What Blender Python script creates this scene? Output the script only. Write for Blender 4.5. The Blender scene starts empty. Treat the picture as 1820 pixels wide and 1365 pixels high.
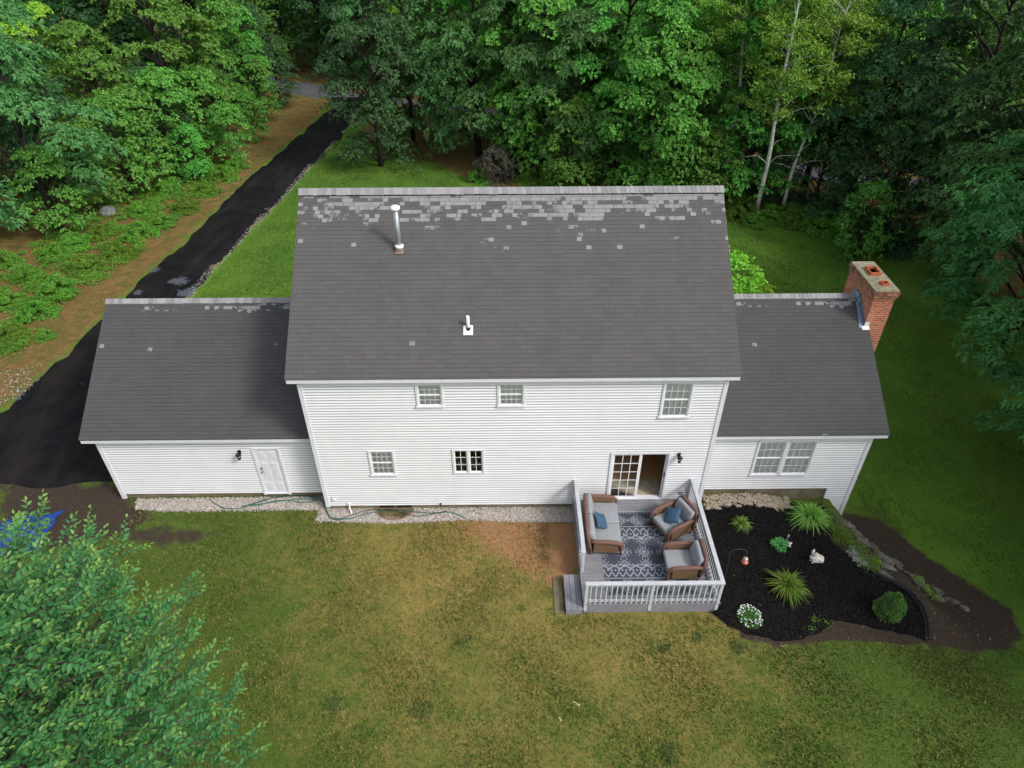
import bpy, bmesh, math, random
import numpy as np
from mathutils import Vector, Matrix, geometry
random.seed(7); rng=np.random.default_rng(11)
sc=bpy.context.scene; COL=sc.collection; rad=math.radians
# ------------------------------------------------------------------ camera, sky, sun, exposure
PITCH,YAW,ROLL=.6582,.0065,-.0039; CO=Vector((.0106,-16.0439,17.6741)); F=1241.2
fw=Vector((math.sin(YAW)*math.cos(PITCH),math.cos(YAW)*math.cos(PITCH),-math.sin(PITCH)))
r_=Vector((math.cos(YAW),-math.sin(YAW),0)); u_=r_.cross(fw)
CR=r_*math.cos(ROLL)+u_*math.sin(ROLL); CU=-r_*math.sin(ROLL)+u_*math.cos(ROLL)
cd=bpy.data.cameras.new('camera'); cam=bpy.data.objects.new('camera',cd); COL.objects.link(cam)
m=Matrix((CR,CU,-fw)).transposed().to_4x4(); m.translation=CO; cam.matrix_world=m
cd.sensor_width=36; cd.lens=36*F/1820; cd.clip_end=2000; cd.clip_start=.1; sc.camera=cam
SUN_EL,SUN_AZ=rad(44),rad(124)      # azimuth clockwise from +Y
w=bpy.data.worlds.new('World'); sc.world=w; w.use_nodes=True; nt=w.node_tree; nt.nodes.clear()
sky=nt.nodes.new('ShaderNodeTexSky'); sky.sky_type='NISHITA'; sky.sun_disc=False; sky.sun_elevation=SUN_EL; sky.sun_rotation=SUN_AZ
sky.dust_density=3; sky.ozone_density=1
hs=nt.nodes.new('ShaderNodeHueSaturation'); hs.inputs['Saturation'].default_value=.35
bg=nt.nodes.new('ShaderNodeBackground'); bg.inputs['Strength'].default_value=.15; wo=nt.nodes.new('ShaderNodeOutputWorld')
nt.links.new(sky.outputs[0],hs.inputs['Color']); nt.links.new(hs.outputs[0],bg.inputs[0]); nt.links.new(bg.outputs[0],wo.inputs[0])
sl=bpy.data.lights.new('sun','SUN'); sl.energy=1.5; sl.angle=rad(11); sl.color=(1,.96,.9); so=bpy.data.objects.new('sun',sl); COL.objects.link(so)
sd=Vector((math.sin(SUN_AZ)*math.cos(SUN_EL),math.cos(SUN_AZ)*math.cos(SUN_EL),math.sin(SUN_EL)))
so.rotation_euler=sd.to_track_quat('Z','Y').to_euler(); so.location=(30,-30,50)
sc.view_settings.view_transform='Standard'; sc.view_settings.look='None'; sc.view_settings.gamma=1; sc.view_settings.exposure=.58

# ------------------------------------------------------------------ helpers: photo measurements -> places
def ray(px,py): return fw*F+CR*(px-910)-CU*(py-682.5)
def onz(px,py,z=0): d=ray(px,py); return CO+d*((z-CO.z)/d.z)
def ony(px,py,y): d=ray(px,py); return CO+d*((y-CO.y)/d.y)
def at(px,py,dep): return CO+ray(px,py)/F*dep
def ss(t): t=np.clip(t,0,1); return t*t*(3-2*t)
def ground_h(x,y):
    x=np.asarray(x,float); y=np.asarray(y,float)
    s=-.07*np.maximum(0,np.sqrt((y-15)**2+9)-3)*(y>15); s=np.where(y>60,np.maximum(s,-.07*42.1-.01*(y-60)),s)
    xe=np.interp(y,[-30,-8,-4.2,-2.7,-1.3,.4,12,30],[13,12.8,12.3,11.9,11.15,10.75,10.7,4])
    wd=1.1+np.maximum(0,y-8)*.9
    dr=-1.2*ss((x-xe)/wd)*ss((y+6.5)/5)
    return s+dr-.30*ss((x-8.0)/2.2)*ss((y+1.3)/1.2)*ss((11.2-x)/.6)*(y<3)
def H(x,y): return float(ground_h(x,y))
def gp(px,py):
    z=0
    for _ in range(25):
        p=onz(px,py,z); z=.5*z+.5*H(p.x,p.y)
    p=onz(px,py,z); return Vector((p.x,p.y,H(p.x,p.y)))
def gpl(pts): return [(q.x,q.y) for q in (gp(*p) for p in pts)]

# ------------------------------------------------------------------ helpers: objects
WL={}
def setp(o,label=None,cat=None,group=None,kind=None):
    if label: o['label']=label
    if cat: o['category']=cat
    if group: o['group']=group
    if kind: o['kind']=kind
    return o
def thing(name,label,cat,loc=(0,0,0),group=None):
    o=bpy.data.objects.new(name,None); COL.objects.link(o); o.location=loc; o.empty_display_size=.2
    WL[o.name]=Vector(loc); return setp(o,label,cat,group)
def link(name,me,mat,parent=None,loc=None):
    o=bpy.data.objects.new(name,me); COL.objects.link(o)
    if mat is not None:
        for m_ in (mat if isinstance(mat,(list,tuple)) else [mat]): me.materials.append(m_)
    if parent is not None: o.parent=parent
    return o
class MB:
    def __init__(s): s.v=[];s.f=[];s.m=[];s.uv=[];s.sm=[];s.cm=0;s.smooth=False
    def face(s,pts,uv=None):
        n=len(s.v); s.v+= [tuple(p) for p in pts]; s.f.append(tuple(range(n,n+len(pts)))); s.m.append(s.cm); s.sm.append(s.smooth); s.uv.append(uv or [(0,0)]*len(pts)); return s
    def mesh(s,vs,fs):
        n=len(s.v); s.v+=[tuple(p) for p in vs]
        for f in fs: s.f.append(tuple(i+n for i in f)); s.m.append(s.cm); s.sm.append(s.smooth); s.uv.append([(0,0)]*len(f))
        return s
    def box(s,a,b,M=None):
        x0,y0,z0=a;x1,y1,z1=b
        vs=[Vector(p) for p in ((x0,y0,z0),(x1,y0,z0),(x1,y1,z0),(x0,y1,z0),(x0,y0,z1),(x1,y0,z1),(x1,y1,z1),(x0,y1,z1))]
        if M: vs=[M@p for p in vs]
        return s.mesh(vs,[(0,3,2,1),(4,5,6,7),(0,1,5,4),(1,2,6,5),(2,3,7,6),(3,0,4,7)])
    def rbox(s,a,b,r=.03,seg=2,M=None):
        bm=bmesh.new(); bmesh.ops.create_cube(bm,size=1)
        c=[(a[i]+b[i])/2 for i in range(3)]; d=[b[i]-a[i] for i in range(3)]
        for v in bm.verts: v.co=Vector((c[0]+v.co.x*d[0],c[1]+v.co.y*d[1],c[2]+v.co.z*d[2]))
        bmesh.ops.bevel(bm,geom=bm.edges[:],offset=r,segments=seg,affect='EDGES',profile=.5)
        bm.verts.index_update(); vs=[M@v.co if M else v.co.copy() for v in bm.verts]; fs=[[v.index for v in f.verts] for f in bm.faces]; bm.free()
        return s.mesh(vs,fs)
    def tube(s,path,rad_,n=8,cap=True,closed=False):
        path=[Vector(p) for p in path]; k=len(path); rr=rad_ if isinstance(rad_,(list,tuple)) else [rad_]*k
        vs=[];fs=[]; prev=None
        for i,p in enumerate(path):
            if closed: t=(path[(i+1)%k]-path[i-1]).normalized()
            else: t=(path[min(i+1,k-1)]-path[max(i-1,0)]).normalized()
            if prev is None: a=t.orthogonal().normalized()
            else:
                a=prev-t*prev.dot(t); a=a.normalized() if a.length>1e-6 else t.orthogonal().normalized()
            prev=a; b=t.cross(a)
            for j in range(n):
                g=2*math.pi*j/n; vs.append(p+(a*math.cos(g)+b*math.sin(g))*rr[i])
        for i in range(k if closed else k-1):
            for j in range(n):
                i2=(i+1)%k; fs.append((i*n+j,i*n+(j+1)%n,i2*n+(j+1)%n,i2*n+j))
        if cap and not closed: fs.append(tuple(range(n))[::-1]); fs.append(tuple(range((k-1)*n,k*n)))
        return s.mesh(vs,fs)
    def lathe(s,prof,c=(0,0,0),n=20,M=None):
        vs=[];fs=[];k=len(prof)
        for r,z in prof:
            for j in range(n):
                g=2*math.pi*j/n; p=Vector((c[0]+r*math.cos(g),c[1]+r*math.sin(g),c[2]+z)); vs.append(M@p if M else p)
        for i in range(k-1):
            for j in range(n): fs.append((i*n+j,i*n+(j+1)%n,(i+1)*n+(j+1)%n,(i+1)*n+j))
        fs.append(tuple(range(n))[::-1]); fs.append(tuple(range((k-1)*n,k*n)))
        return s.mesh(vs,fs)
    def blob(s,c,r,sub=2,amp=.15,seed=0,M=None):
        bm=bmesh.new(); bmesh.ops.create_icosphere(bm,subdivisions=sub,radius=1); rs=random.Random(seed); ph=[rs.uniform(0,6) for _ in range(6)]
        r=r if isinstance(r,(tuple,list)) else (r,r,r)
        vs=[]
        for v in bm.verts:
            q=v.co; k=1+amp*(math.sin(3*q.x+ph[0])*math.sin(2.6*q.y+ph[1])+.6*math.sin(5*q.z+ph[2]+2*q.x)+.4*math.sin(7*q.y+ph[3]))
            p=Vector((q.x*r[0]*k,q.y*r[1]*k,q.z*r[2]*k)); p=(M@p if M else p)+Vector(c); vs.append(p)
        bm.verts.index_update(); fs=[[v.index for v in f.verts] for f in bm.faces]; bm.free(); return s.mesh(vs,fs)
    def build(s,name,mat,parent=None,bevel=0,smooth=None,local=False):
        me=bpy.data.meshes.new(name); off=Vector((0,0,0))
        if parent is not None and not local: off=WL.get(parent.name,Vector((0,0,0)))
        me.from_pydata([tuple(Vector(p)-off) for p in s.v],[],s.f)
        if any(any(q!=(0,0) for q in u) for u in s.uv):
            ul=me.uv_layers.new(name='UVMap'); flat=[c for u in s.uv for q in u for c in q]; ul.data.foreach_set('uv',flat)
        me.polygons.foreach_set('material_index',s.m); me.polygons.foreach_set('use_smooth',[bool(x) or bool(smooth) for x in s.sm])
        o=link(name,me,mat,parent); WL[o.name]=off
        if bevel:
            b=o.modifiers.new('bevel','BEVEL'); b.width=bevel; b.segments=1; b.limit_method='ANGLE'
        me.update(); return o
def npmesh(name,V,Fq,mat,parent=None,smooth=False,attrs=None,off=None):
    me=bpy.data.meshes.new(name); V=np.asarray(V,np.float32); Fq=np.asarray(Fq,np.int32)
    if off is not None: V=V-np.array(off,np.float32)
    k=Fq.shape[1]; me.vertices.add(len(V)); me.vertices.foreach_set('co',V.ravel())
    me.loops.add(Fq.size); me.loops.foreach_set('vertex_index',Fq.ravel())
    me.polygons.add(len(Fq)); me.polygons.foreach_set('loop_start',np.arange(0,Fq.size,k,dtype=np.int32)); 
    me.polygons.foreach_set('use_smooth',np.full(len(Fq),smooth))
    me.update(calc_edges=True)
    for n_,a in (attrs or {}).items():
        at_=me.attributes.new(n_,'FLOAT_COLOR','POINT'); at_.data.foreach_set('color',np.asarray(a,np.float32).ravel())
    return link(name,me,mat,parent) if name else me

def facet(r,seed,sub=3,planes=13):
    rs=np.random.default_rng(seed+100); bm=bmesh.new(); bmesh.ops.create_icosphere(bm,subdivisions=sub,radius=1); bm.verts.index_update(); P=np.array([v.co[:] for v in bm.verts]); fs=[[v.index for v in f.verts] for f in bm.faces]; bm.free()
    for _ in range(planes):
        n=rs.normal(0,1,3); n/=np.linalg.norm(n); d=.62+.28*rs.random(); k=np.maximum(0,P@n-d); P=P-k[:,None]*n*.92
    P=P+.035*np.sin(P[:,[1,2,0]]*9+rs.random(3)*6)+rs.normal(0,.012,P.shape); return [Vector(p*np.array(r)) for p in P],fs
# ------------------------------------------------------------------ materials
MATS={}
class NT:
    def __init__(s,name):
        s.m=bpy.data.materials.new(name); s.m.use_nodes=True; s.t=s.m.node_tree; s.t.nodes.clear()
        s.out=s.n('ShaderNodeOutputMaterial'); s.b=s.n('ShaderNodeBsdfPrincipled'); s.l(s.b.outputs[0],s.out.inputs[0]); s.b.inputs['Roughness'].default_value=.8
        s.b.inputs['Specular IOR Level'].default_value=.3
    def n(s,t,**k):
        x=s.t.nodes.new(t)
        for a,b in k.items(): setattr(x,a,b)
        return x
    def l(s,a,b): s.t.links.new(a,b)
    def inp(s,sock,v):
        if hasattr(v,'is_linked') or hasattr(v,'links'): s.l(v,sock)
        elif isinstance(v,(tuple,list)) and len(v)==3 and sock.type=='RGBA': sock.default_value=(*v,1)
        else: sock.default_value=v
    def math(s,op,a,b=0,c=0,clamp=False):
        x=s.n('ShaderNodeMath',operation=op,use_clamp=clamp); s.inp(x.inputs[0],a); s.inp(x.inputs[1],b); s.inp(x.inputs[2],c); return x.outputs[0]
    def mix(s,f,a,b,mode='MIX'):
        x=s.n('ShaderNodeMix',data_type='RGBA',blend_type=mode); s.inp(x.inputs[0],f); s.inp(x.inputs[6],a); s.inp(x.inputs[7],b); return x.outputs[2]
    def noise(s,scale,det=3,rough=.5,vec=None,dim='3D',col=False,dist=0):
        x=s.n('ShaderNodeTexNoise',noise_dimensions=dim); x.inputs['Scale'].default_value=scale; x.inputs['Detail'].default_value=det; x.inputs['Roughness'].default_value=rough; x.inputs['Distortion'].default_value=dist
        s.l(vec if vec is not None else s.obj(),x.inputs['Vector']); return x.outputs['Color' if col else 'Fac']
    def obj(s):
        if not hasattr(s,'_o'): s._o=s.n('ShaderNodeTexCoord').outputs['Object']
        return s._o
    def uv(s): return s.n('ShaderNodeTexCoord').outputs['UV']
    def pos(s): return s.n('ShaderNodeNewGeometry').outputs['Position']
    def scalev(s,v,x,y,z):
        k=s.n('ShaderNodeVectorMath',operation='MULTIPLY'); s.l(v,k.inputs[0]); k.inputs[1].default_value=(x,y,z); return k.outputs[0]
    def ramp(s,f,lo,hi): 
        x=s.n('ShaderNodeMapRange',clamp=True); s.inp(x.inputs[0],f); x.inputs[1].default_value=lo; x.inputs[2].default_value=hi; return x.outputs[0]
    def bump(s,h,st=.3,dist=.02):
        x=s.n('ShaderNodeBump'); x.inputs['Strength'].default_value=st; x.inputs['Distance'].default_value=dist; s.l(h,x.inputs['Height']); s.l(x.outputs[0],s.b.inputs['Normal'])
    def isl(s): return s.n('ShaderNodeNewGeometry').outputs['Random Per Island']
    def orand(s): return s.n('ShaderNodeObjectInfo').outputs['Random']
    def col(s,c): s.inp(s.b.inputs['Base Color'],c); return s
    def r(s,v): s.inp(s.b.inputs['Roughness'],v); return s
    def attr(s,n_): x=s.n('ShaderNodeAttribute'); x.attribute_name=n_; return x
def simple(name,c,rough=.6,c2=None,sc_=8,bs=.1,metal=0,spec=.3,isl=False,bscale=60):
    t=NT(name); f=t.noise(sc_,4,.6)
    if isl: f=t.math('ADD',t.math('MULTIPLY',f,.5),t.math('MULTIPLY',t.isl(),.5))
    f=t.ramp(f,.3,.7); c2=c2 or tuple(x*.8 for x in c)
    t.col(t.mix(f,c,c2)).r(rough); t.b.inputs['Metallic'].default_value=metal; t.b.inputs['Specular IOR Level'].default_value=spec
    if bs: t.bump(t.noise(bscale,3),bs,.01)
    MATS[name]=t.m; return t.m
def leafmat(name,c1,c2,trans=.2,tip=None,rough=.55,ovar=.25,spec=.2):
    t=NT(name); f=t.isl(); big=t.ramp(t.noise(.55,2,vec=t.pos()),.3,.7)
    c=t.mix(t.math('ADD',t.math('MULTIPLY',f,.65),t.math('MULTIPLY',big,.35)),c1,c2)
    if tip: c=t.mix(t.attr('tip').outputs['Fac'],c,tip)
    hv=t.n('ShaderNodeHueSaturation'); t.l(c,hv.inputs['Color'])
    t.l(t.math('MULTIPLY_ADD',t.orand(),.045,.478),hv.inputs['Hue']); t.l(t.math('MULTIPLY_ADD',t.orand(),ovar*2,1-ovar),hv.inputs['Value']); c=hv.outputs[0]
    t.col(c).r(rough); t.b.inputs['Specular IOR Level'].default_value=spec
    tr=t.n('ShaderNodeBsdfTranslucent'); br=t.mix(1,c,(1.3,1.5,.5),'MULTIPLY'); t.l(br,tr.inputs[0]); mx=t.n('ShaderNodeMixShader'); mx.inputs[0].default_value=trans
    t.l(t.b.outputs[0],mx.inputs[1]); t.l(tr.outputs[0],mx.inputs[2]); t.l(mx.outputs[0],t.out.inputs[0]); MATS[name]=t.m; return t.m

white=simple('white_vinyl',(.80,.80,.80),.45,(.74,.74,.74),3,.03)
trimw=simple('white_trim',(.70,.71,.75),.4,(.64,.65,.69),5,.03)
def m_siding():
    t=NT('white_siding'); p=t.obj(); n1=t.noise(1.2,4,.6,vec=t.scalev(p,1,1,.35)); n2=t.noise(14,3,vec=t.scalev(p,.4,.4,3))
    c=t.mix(t.ramp(n1,.35,.75),(.85,.86,.885),(.80,.81,.835)); c=t.mix(t.math('MULTIPLY',t.ramp(n2,.5,.8),.3),c,(.74,.745,.75))
    sp=t.n('ShaderNodeSeparateXYZ'); t.l(p,sp.inputs[0]); cb=t.n('ShaderNodeCombineXYZ'); t.l(t.math('ADD',sp.outputs[0],sp.outputs[1]),cb.inputs[0]); t.l(t.math('SUBTRACT',sp.outputs[2],.2),cb.inputs[1])
    bk_=t.n('ShaderNodeTexBrick'); t.l(cb.outputs[0],bk_.inputs['Vector']); bk_.inputs['Scale'].default_value=1; bk_.inputs['Brick Width'].default_value=3.66; bk_.inputs['Row Height'].default_value=.206; bk_.inputs['Mortar Size'].default_value=.004; bk_.inputs['Mortar Smooth'].default_value=0
    bk_.inputs['Color1'].default_value=(1,1,1,1); bk_.inputs['Color2'].default_value=(.955,.955,.96,1); bk_.inputs['Mortar'].default_value=(.8,.8,.8,1); c=t.mix(1,c,bk_.outputs['Color'],'MULTIPLY')
    lo=t.math('MULTIPLY',t.ramp(sp.outputs[2],1.0,.1),t.ramp(t.noise(3,4,.7),.45,.7)); c=t.mix(t.math('MULTIPLY',lo,.22),c,(.42,.43,.3)); t.col(c).r(.5); t.bump(t.noise(90,2),.04,.004); return t.m
siding=m_siding(); lap_shade=simple('siding_lap_shade',(.42,.43,.44),.7,(.36,.37,.38),3,.03)  # grey painted as the shade line under each siding lap
concrete=simple('concrete',(.23,.2,.13),.9,(.1,.085,.05),2.2,.4)
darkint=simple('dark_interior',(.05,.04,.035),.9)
wallint=simple('interior_wall',(.7,.62,.52),.9)
blindm=simple('blind_slats',(.85,.85,.83),.6,(.76,.76,.74),20,.02)
metal=simple('galvanised_metal',(.42,.45,.48),.45,(.3,.32,.35),12,.1,metal=.6,spec=.5)
whitecap=simple('white_painted_metal',(.8,.8,.8),.4)
rust=simple('rusty_metal',(.2,.1,.06),.8,(.3,.22,.16),20,.2)
black=simple('black_metal',(.015,.013,.012),.4)
brass=simple('brass',(.35,.2,.07),.35,metal=.8)
def m_glass():
    t=NT('window_glass'); g=t.n('ShaderNodeBsdfGlossy'); g.inputs['Roughness'].default_value=.03; tr=t.n('ShaderNodeBsdfTransparent'); tr.inputs[0].default_value=(.93,.96,.95,1)
    fr=t.n('ShaderNodeFresnel'); fr.inputs[0].default_value=1.5; mx=t.n('ShaderNodeMixShader'); t.l(fr.outputs[0],mx.inputs[0]); t.l(tr.outputs[0],mx.inputs[1]); t.l(g.outputs[0],mx.inputs[2]); t.l(mx.outputs[0],t.out.inputs[0]); return t.m
glass=m_glass()
def m_shingle(name,ca,cb,full,reach,spots):
    # u along the eave, v = metres down from the ridge
    t=NT(name); uv=t.uv(); sep=t.n('ShaderNodeSeparateXYZ'); t.l(uv,sep.inputs[0]); u,v=sep.outputs[0],sep.outputs[1]
    rv=t.math('DIVIDE',v,.136); row=t.math('FLOOR',rv); rf=t.math('FRACT',rv)
    wn=t.n('ShaderNodeTexWhiteNoise',noise_dimensions='1D'); t.l(row,wn.inputs['W']); 
    cu=t.math('ADD',t.math('DIVIDE',u,.31),t.math('MULTIPLY',wn.outputs['Value'],7)); tab=t.math('FLOOR',cu); tf=t.math('FRACT',cu)
    cmb=t.n('ShaderNodeCombineXYZ'); t.l(tab,cmb.inputs[0]); t.l(row,cmb.inputs[1]); w2=t.n('ShaderNodeTexWhiteNoise',noise_dimensions='2D'); t.l(cmb.outputs[0],w2.inputs['Vector'])
    c=t.mix(t.math('MULTIPLY_ADD',w2.outputs['Value'],.55,.2),ca,cb)
    big=t.noise(.5,4,.6,vec=uv); c=t.mix(t.math('MULTIPLY',t.ramp(big,.35,.7),.45),c,tuple(x*1.45 for x in cb))
    streak=t.noise(1.6,3,.6,vec=t.scalev(uv,1,.12,1)); c=t.mix(t.math('MULTIPLY',t.ramp(streak,.5,.8),.3),c,tuple(x*.7 for x in ca))
    # pale weathered tabs
    c3=t.n('ShaderNodeCombineXYZ'); t.l(t.math('MULTIPLY',t.math('FLOOR',t.math('MULTIPLY',cu,2)),.5),c3.inputs[0]); t.l(t.math('MULTIPLY',row,3.3),c3.inputs[1])
    ns=t.noise(.55,2,.7,vec=t.scalev(c3.outputs[0],.8,1,1)); w3=t.n('ShaderNodeTexWhiteNoise',noise_dimensions='2D'); t.l(c3.outputs[0],w3.inputs['Vector'])
    ns2=t.noise(.05,2,.6,vec=t.scalev(c3.outputs[0],1,.2,1))
    sc2=t.math('ADD',t.math('ADD',t.math('MULTIPLY',ns,1.),t.math('MULTIPLY',w3.outputs['Value'],.12)),t.math('MULTIPLY',ns2,.35))
    # a blotchy outline so that patches are not perfect rectangles
    sc2=t.math('ADD',sc2,t.math('MULTIPLY',t.math('SUBTRACT',t.noise(11,3,vec=uv),.5),.13))
    thr=t.n('ShaderNodeFloatCurve'); 
    vv=t.math('DIVIDE',v,6,clamp=True); t.l(vv,thr.inputs['Value']); cm=thr.mapping.curves[0]
    pts=[(0,full),(reach/6*.45,full+.12),(reach/6,spots-.1),(reach/6*1.5,spots),(.36,spots+.07),(.45,1),(1,1)]
    cm.points[0].location=pts[0]; cm.points[1].location=pts[-1]
    for p in pts[1:-1]: cm.points.new(*p)
    thr.mapping.update()
    pale=t.ramp(t.math('SUBTRACT',sc2,thr.outputs[0]),-.012,.02)
    c=t.mix(t.math('MULTIPLY',pale,t.math('MULTIPLY_ADD',w3.outputs['Value'],.25,.72)),c,(.29,.29,.30))
    # joints
    g1=t.math('LESS_THAN',rf,.10); tone=t.math('MULTIPLY',t.math('LESS_THAN',tf,.06),t.math('MULTIPLY_ADD',pale,.4,.2))
    gj=t.math('MAXIMUM',t.math('MULTIPLY',g1,.55),t.math('MULTIPLY',tone,t.ramp(w2.outputs['Value'],.0,.5)))
    c=t.mix(gj,c,(.022,.021,.022))
    gr=t.noise(220,2,vec=uv); c=t.mix(t.math('MULTIPLY',gr,.35),c,tuple(x*.5 for x in ca)); t.col(c).r(.95); t.b.inputs['Specular IOR Level'].default_value=.15
    hgt=t.math('ADD',rf,t.math('MULTIPLY',w2.outputs['Value'],.35)); hgt=t.math('ADD',t.math('SUBTRACT',hgt,gj),t.math('MULTIPLY',gr,.3)); t.bump(hgt,.5,.012); return t.m
sh_main=m_shingle('roof_shingles_brown_grey',(.108,.104,.103),(.084,.081,.080),.56,.85,.86)
sh_wing=m_shingle('roof_shingles_grey',(.084,.085,.087),(.066,.067,.069),.7,.34,.875)
capm=simple('ridge_cap_shingle',(.28,.28,.29),.9,(.19,.19,.195),2.5,.4,isl=True)
def m_brick():
    t=NT('chimney_brick'); p=t.obj(); sp=t.n('ShaderNodeSeparateXYZ'); t.l(p,sp.inputs[0]); cb=t.n('ShaderNodeCombineXYZ'); t.l(t.math('ADD',sp.outputs[0],sp.outputs[1]),cb.inputs[0]); t.l(sp.outputs[2],cb.inputs[1])
    b=t.n('ShaderNodeTexBrick'); t.l(cb.outputs[0],b.inputs['Vector']); b.inputs['Scale'].default_value=1; b.inputs['Brick Width'].default_value=.21; b.inputs['Row Height'].default_value=.072; b.inputs['Mortar Size'].default_value=.009; b.inputs['Mortar Smooth'].default_value=.2
    b.inputs['Color1'].default_value=(.55,.15,.05,1); b.inputs['Color2'].default_value=(.3,.07,.03,1); b.inputs['Mortar'].default_value=(.5,.4,.33,1); b.inputs['Bias'].default_value=-.1
    eff=t.ramp(t.noise(2.5,5,.7),.5,.72); c=t.mix(t.math('MULTIPLY',eff,.4),b.outputs['Color'],(.5,.36,.33))
    top=t.ramp(sp.outputs[2],1.2,2.0) ; moss=t.math('MULTIPLY',t.ramp(t.noise(5,4,.7),.36,.56),.85)
    gm=t.n('ShaderNodeNewGeometry'); zs=t.n('ShaderNodeSeparateXYZ'); t.l(gm.outputs['Position'],zs.inputs[0]); hi=t.ramp(zs.outputs[2],5.6,6.15)
    c=t.mix(t.math('MULTIPLY',hi,moss),c,(.07,.045,.03)); t.col(c).r(.9); t.bump(t.math('ADD',t.math('MULTIPLY',b.outputs['Fac'],-1),t.math('MULTIPLY',t.noise(40,3),.5)),.6,.012); return t.m
brick=m_brick()
crownm=simple('chimney_crown_mortar',(.33,.3,.21),.9,(.13,.13,.07),5,.6,bscale=30)
clay=simple('clay_flue',(.5,.13,.05),.8,(.35,.09,.04),9,.2)
bluem=simple('lead_flashing',(.25,.33,.42),.5,(.12,.18,.27),9,.2,metal=.3)
def m_deck(name,c1,c2,axis):
    t=NT(name); p=t.obj(); s=(1.2,14,14) if axis=='x' else (14,1.2,14); g=t.noise(3,5,.65,vec=t.scalev(p,*s)); i=t.isl()
    c=t.mix(t.ramp(g,.3,.7),c1,c2); c=t.mix(t.math('MULTIPLY',t.ramp(t.noise(1.7,4,.6),.5,.75),.5),c,tuple(x*1.25 for x in c1)); c=t.mix(t.math('MULTIPLY',i,.3),c,tuple(x*.6 for x in c2))
    c=t.mix(t.math('MULTIPLY',t.ramp(t.noise(11,3,.7),.62,.72),.5),c,(.06,.055,.05)); t.col(c).r(.8); t.bump(g,.3,.01); return t.m
deckx=m_deck('weathered_grey_boards',(.27,.27,.29),(.18,.18,.2),'x'); decky=m_deck('weathered_grey_planks',(.3,.3,.34),(.17,.17,.2),'y')
railm=simple('pale_grey_painted_rail',(.52,.54,.57),.6,(.42,.44,.47),6,.1)
def m_wicker(name,c1,c2):
    t=NT(name); a=t.n('ShaderNodeTexChecker'); p=t.obj(); t.l(p,a.inputs[0]); a.inputs['Scale'].default_value=45
    f=t.math('ADD',t.math('MULTIPLY',a.outputs['Fac'],.4),t.math('MULTIPLY',t.noise(25,3,.6),.6)); t.col(t.mix(f,c1,c2)).r(.55); t.bump(f,.8,.012); return t.m
wick=m_wicker('brown_wicker',(.10,.05,.038),(.24,.135,.105)); wick2=m_wicker('tan_wicker',(.1,.055,.03),(.24,.15,.08))
cush=simple('grey_cushion',(.29,.30,.325),.9,(.25,.26,.28),5,.15,bscale=120); navy=simple('blue_cushion',(.05,.10,.17),.9,(.035,.08,.14),5,.15,bscale=120)
bark=simple('grey_brown_bark',(.09,.075,.06),.95,(.04,.033,.027),6,.8,bscale=14); barkd=simple('dark_bark',(.03,.024,.02),.95,(.018,.014,.012),6,.8,bscale=14)
def m_birch():
    t=NT('white_birch_bark'); p=t.obj(); n=t.noise(3,4,.7,vec=t.scalev(p,1,1,7)); c=t.mix(t.ramp(n,.57,.62),(.66,.65,.61),(.07,.06,.05))
    c=t.mix(t.math('MULTIPLY',t.ramp(t.noise(1.1,4),.5,.7),.6),c,(.17,.19,.15)); sp=t.n('ShaderNodeSeparateXYZ'); t.l(p,sp.inputs[0]); lo=t.math('MULTIPLY',t.math('SUBTRACT',1,t.ramp(sp.outputs[2],.9,1.7)),.8)
    c=t.mix(lo,c,(.2,.08,.045)); t.col(c).r(.8); t.bump(n,.3,.01); return t.m
birchm=m_birch()
L_maple=leafmat('maple_leaves',(0.074,0.227,0.041),(0.158,0.370,0.060)); L_oak=leafmat('oak_leaves',(.06,.18,.055),(.12,.27,.082)); L_yel=leafmat('yellow_green_leaves',(0.186,0.403,0.042),(0.298,0.504,0.050))
L_dark=leafmat('dark_green_leaves',(0.031,0.098,0.036),(0.078,0.175,0.063)); L_birch=leafmat('birch_leaves',(0.149,0.336,0.050),(0.260,0.470,0.076)); L_pine=leafmat('pine_needles',(0.046,0.112,0.035),(0.093,0.182,0.049),.1)
L_near=leafmat('elm_leaves',(.036,.15,.046),(.085,.26,.08),.3,tip=(.26,.40,.08),rough=.5,spec=.3)
L_under=leafmat('undergrowth_leaves',(.07,.19,.025),(.16,.30,.035)); L_blade=leafmat('daylily_blades',(0.131,0.302,0.067),(0.317,0.504,0.101)); L_blade2=leafmat('yellowing_daylily_blades',(.06,.17,.025),(.26,.30,.045))
L_con=leafmat('dwarf_conifer_needles',(.06,.14,.025),(.14,.24,.05),.1); L_purple=leafmat('plum_leaves',(.06,.05,.045),(.13,.12,.1)); L_per=leafmat('perennial_leaves',(0.078,0.238,0.070),(0.155,0.364,0.112))
petal=simple('white_petals',(.8,.8,.78),.6); 
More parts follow.
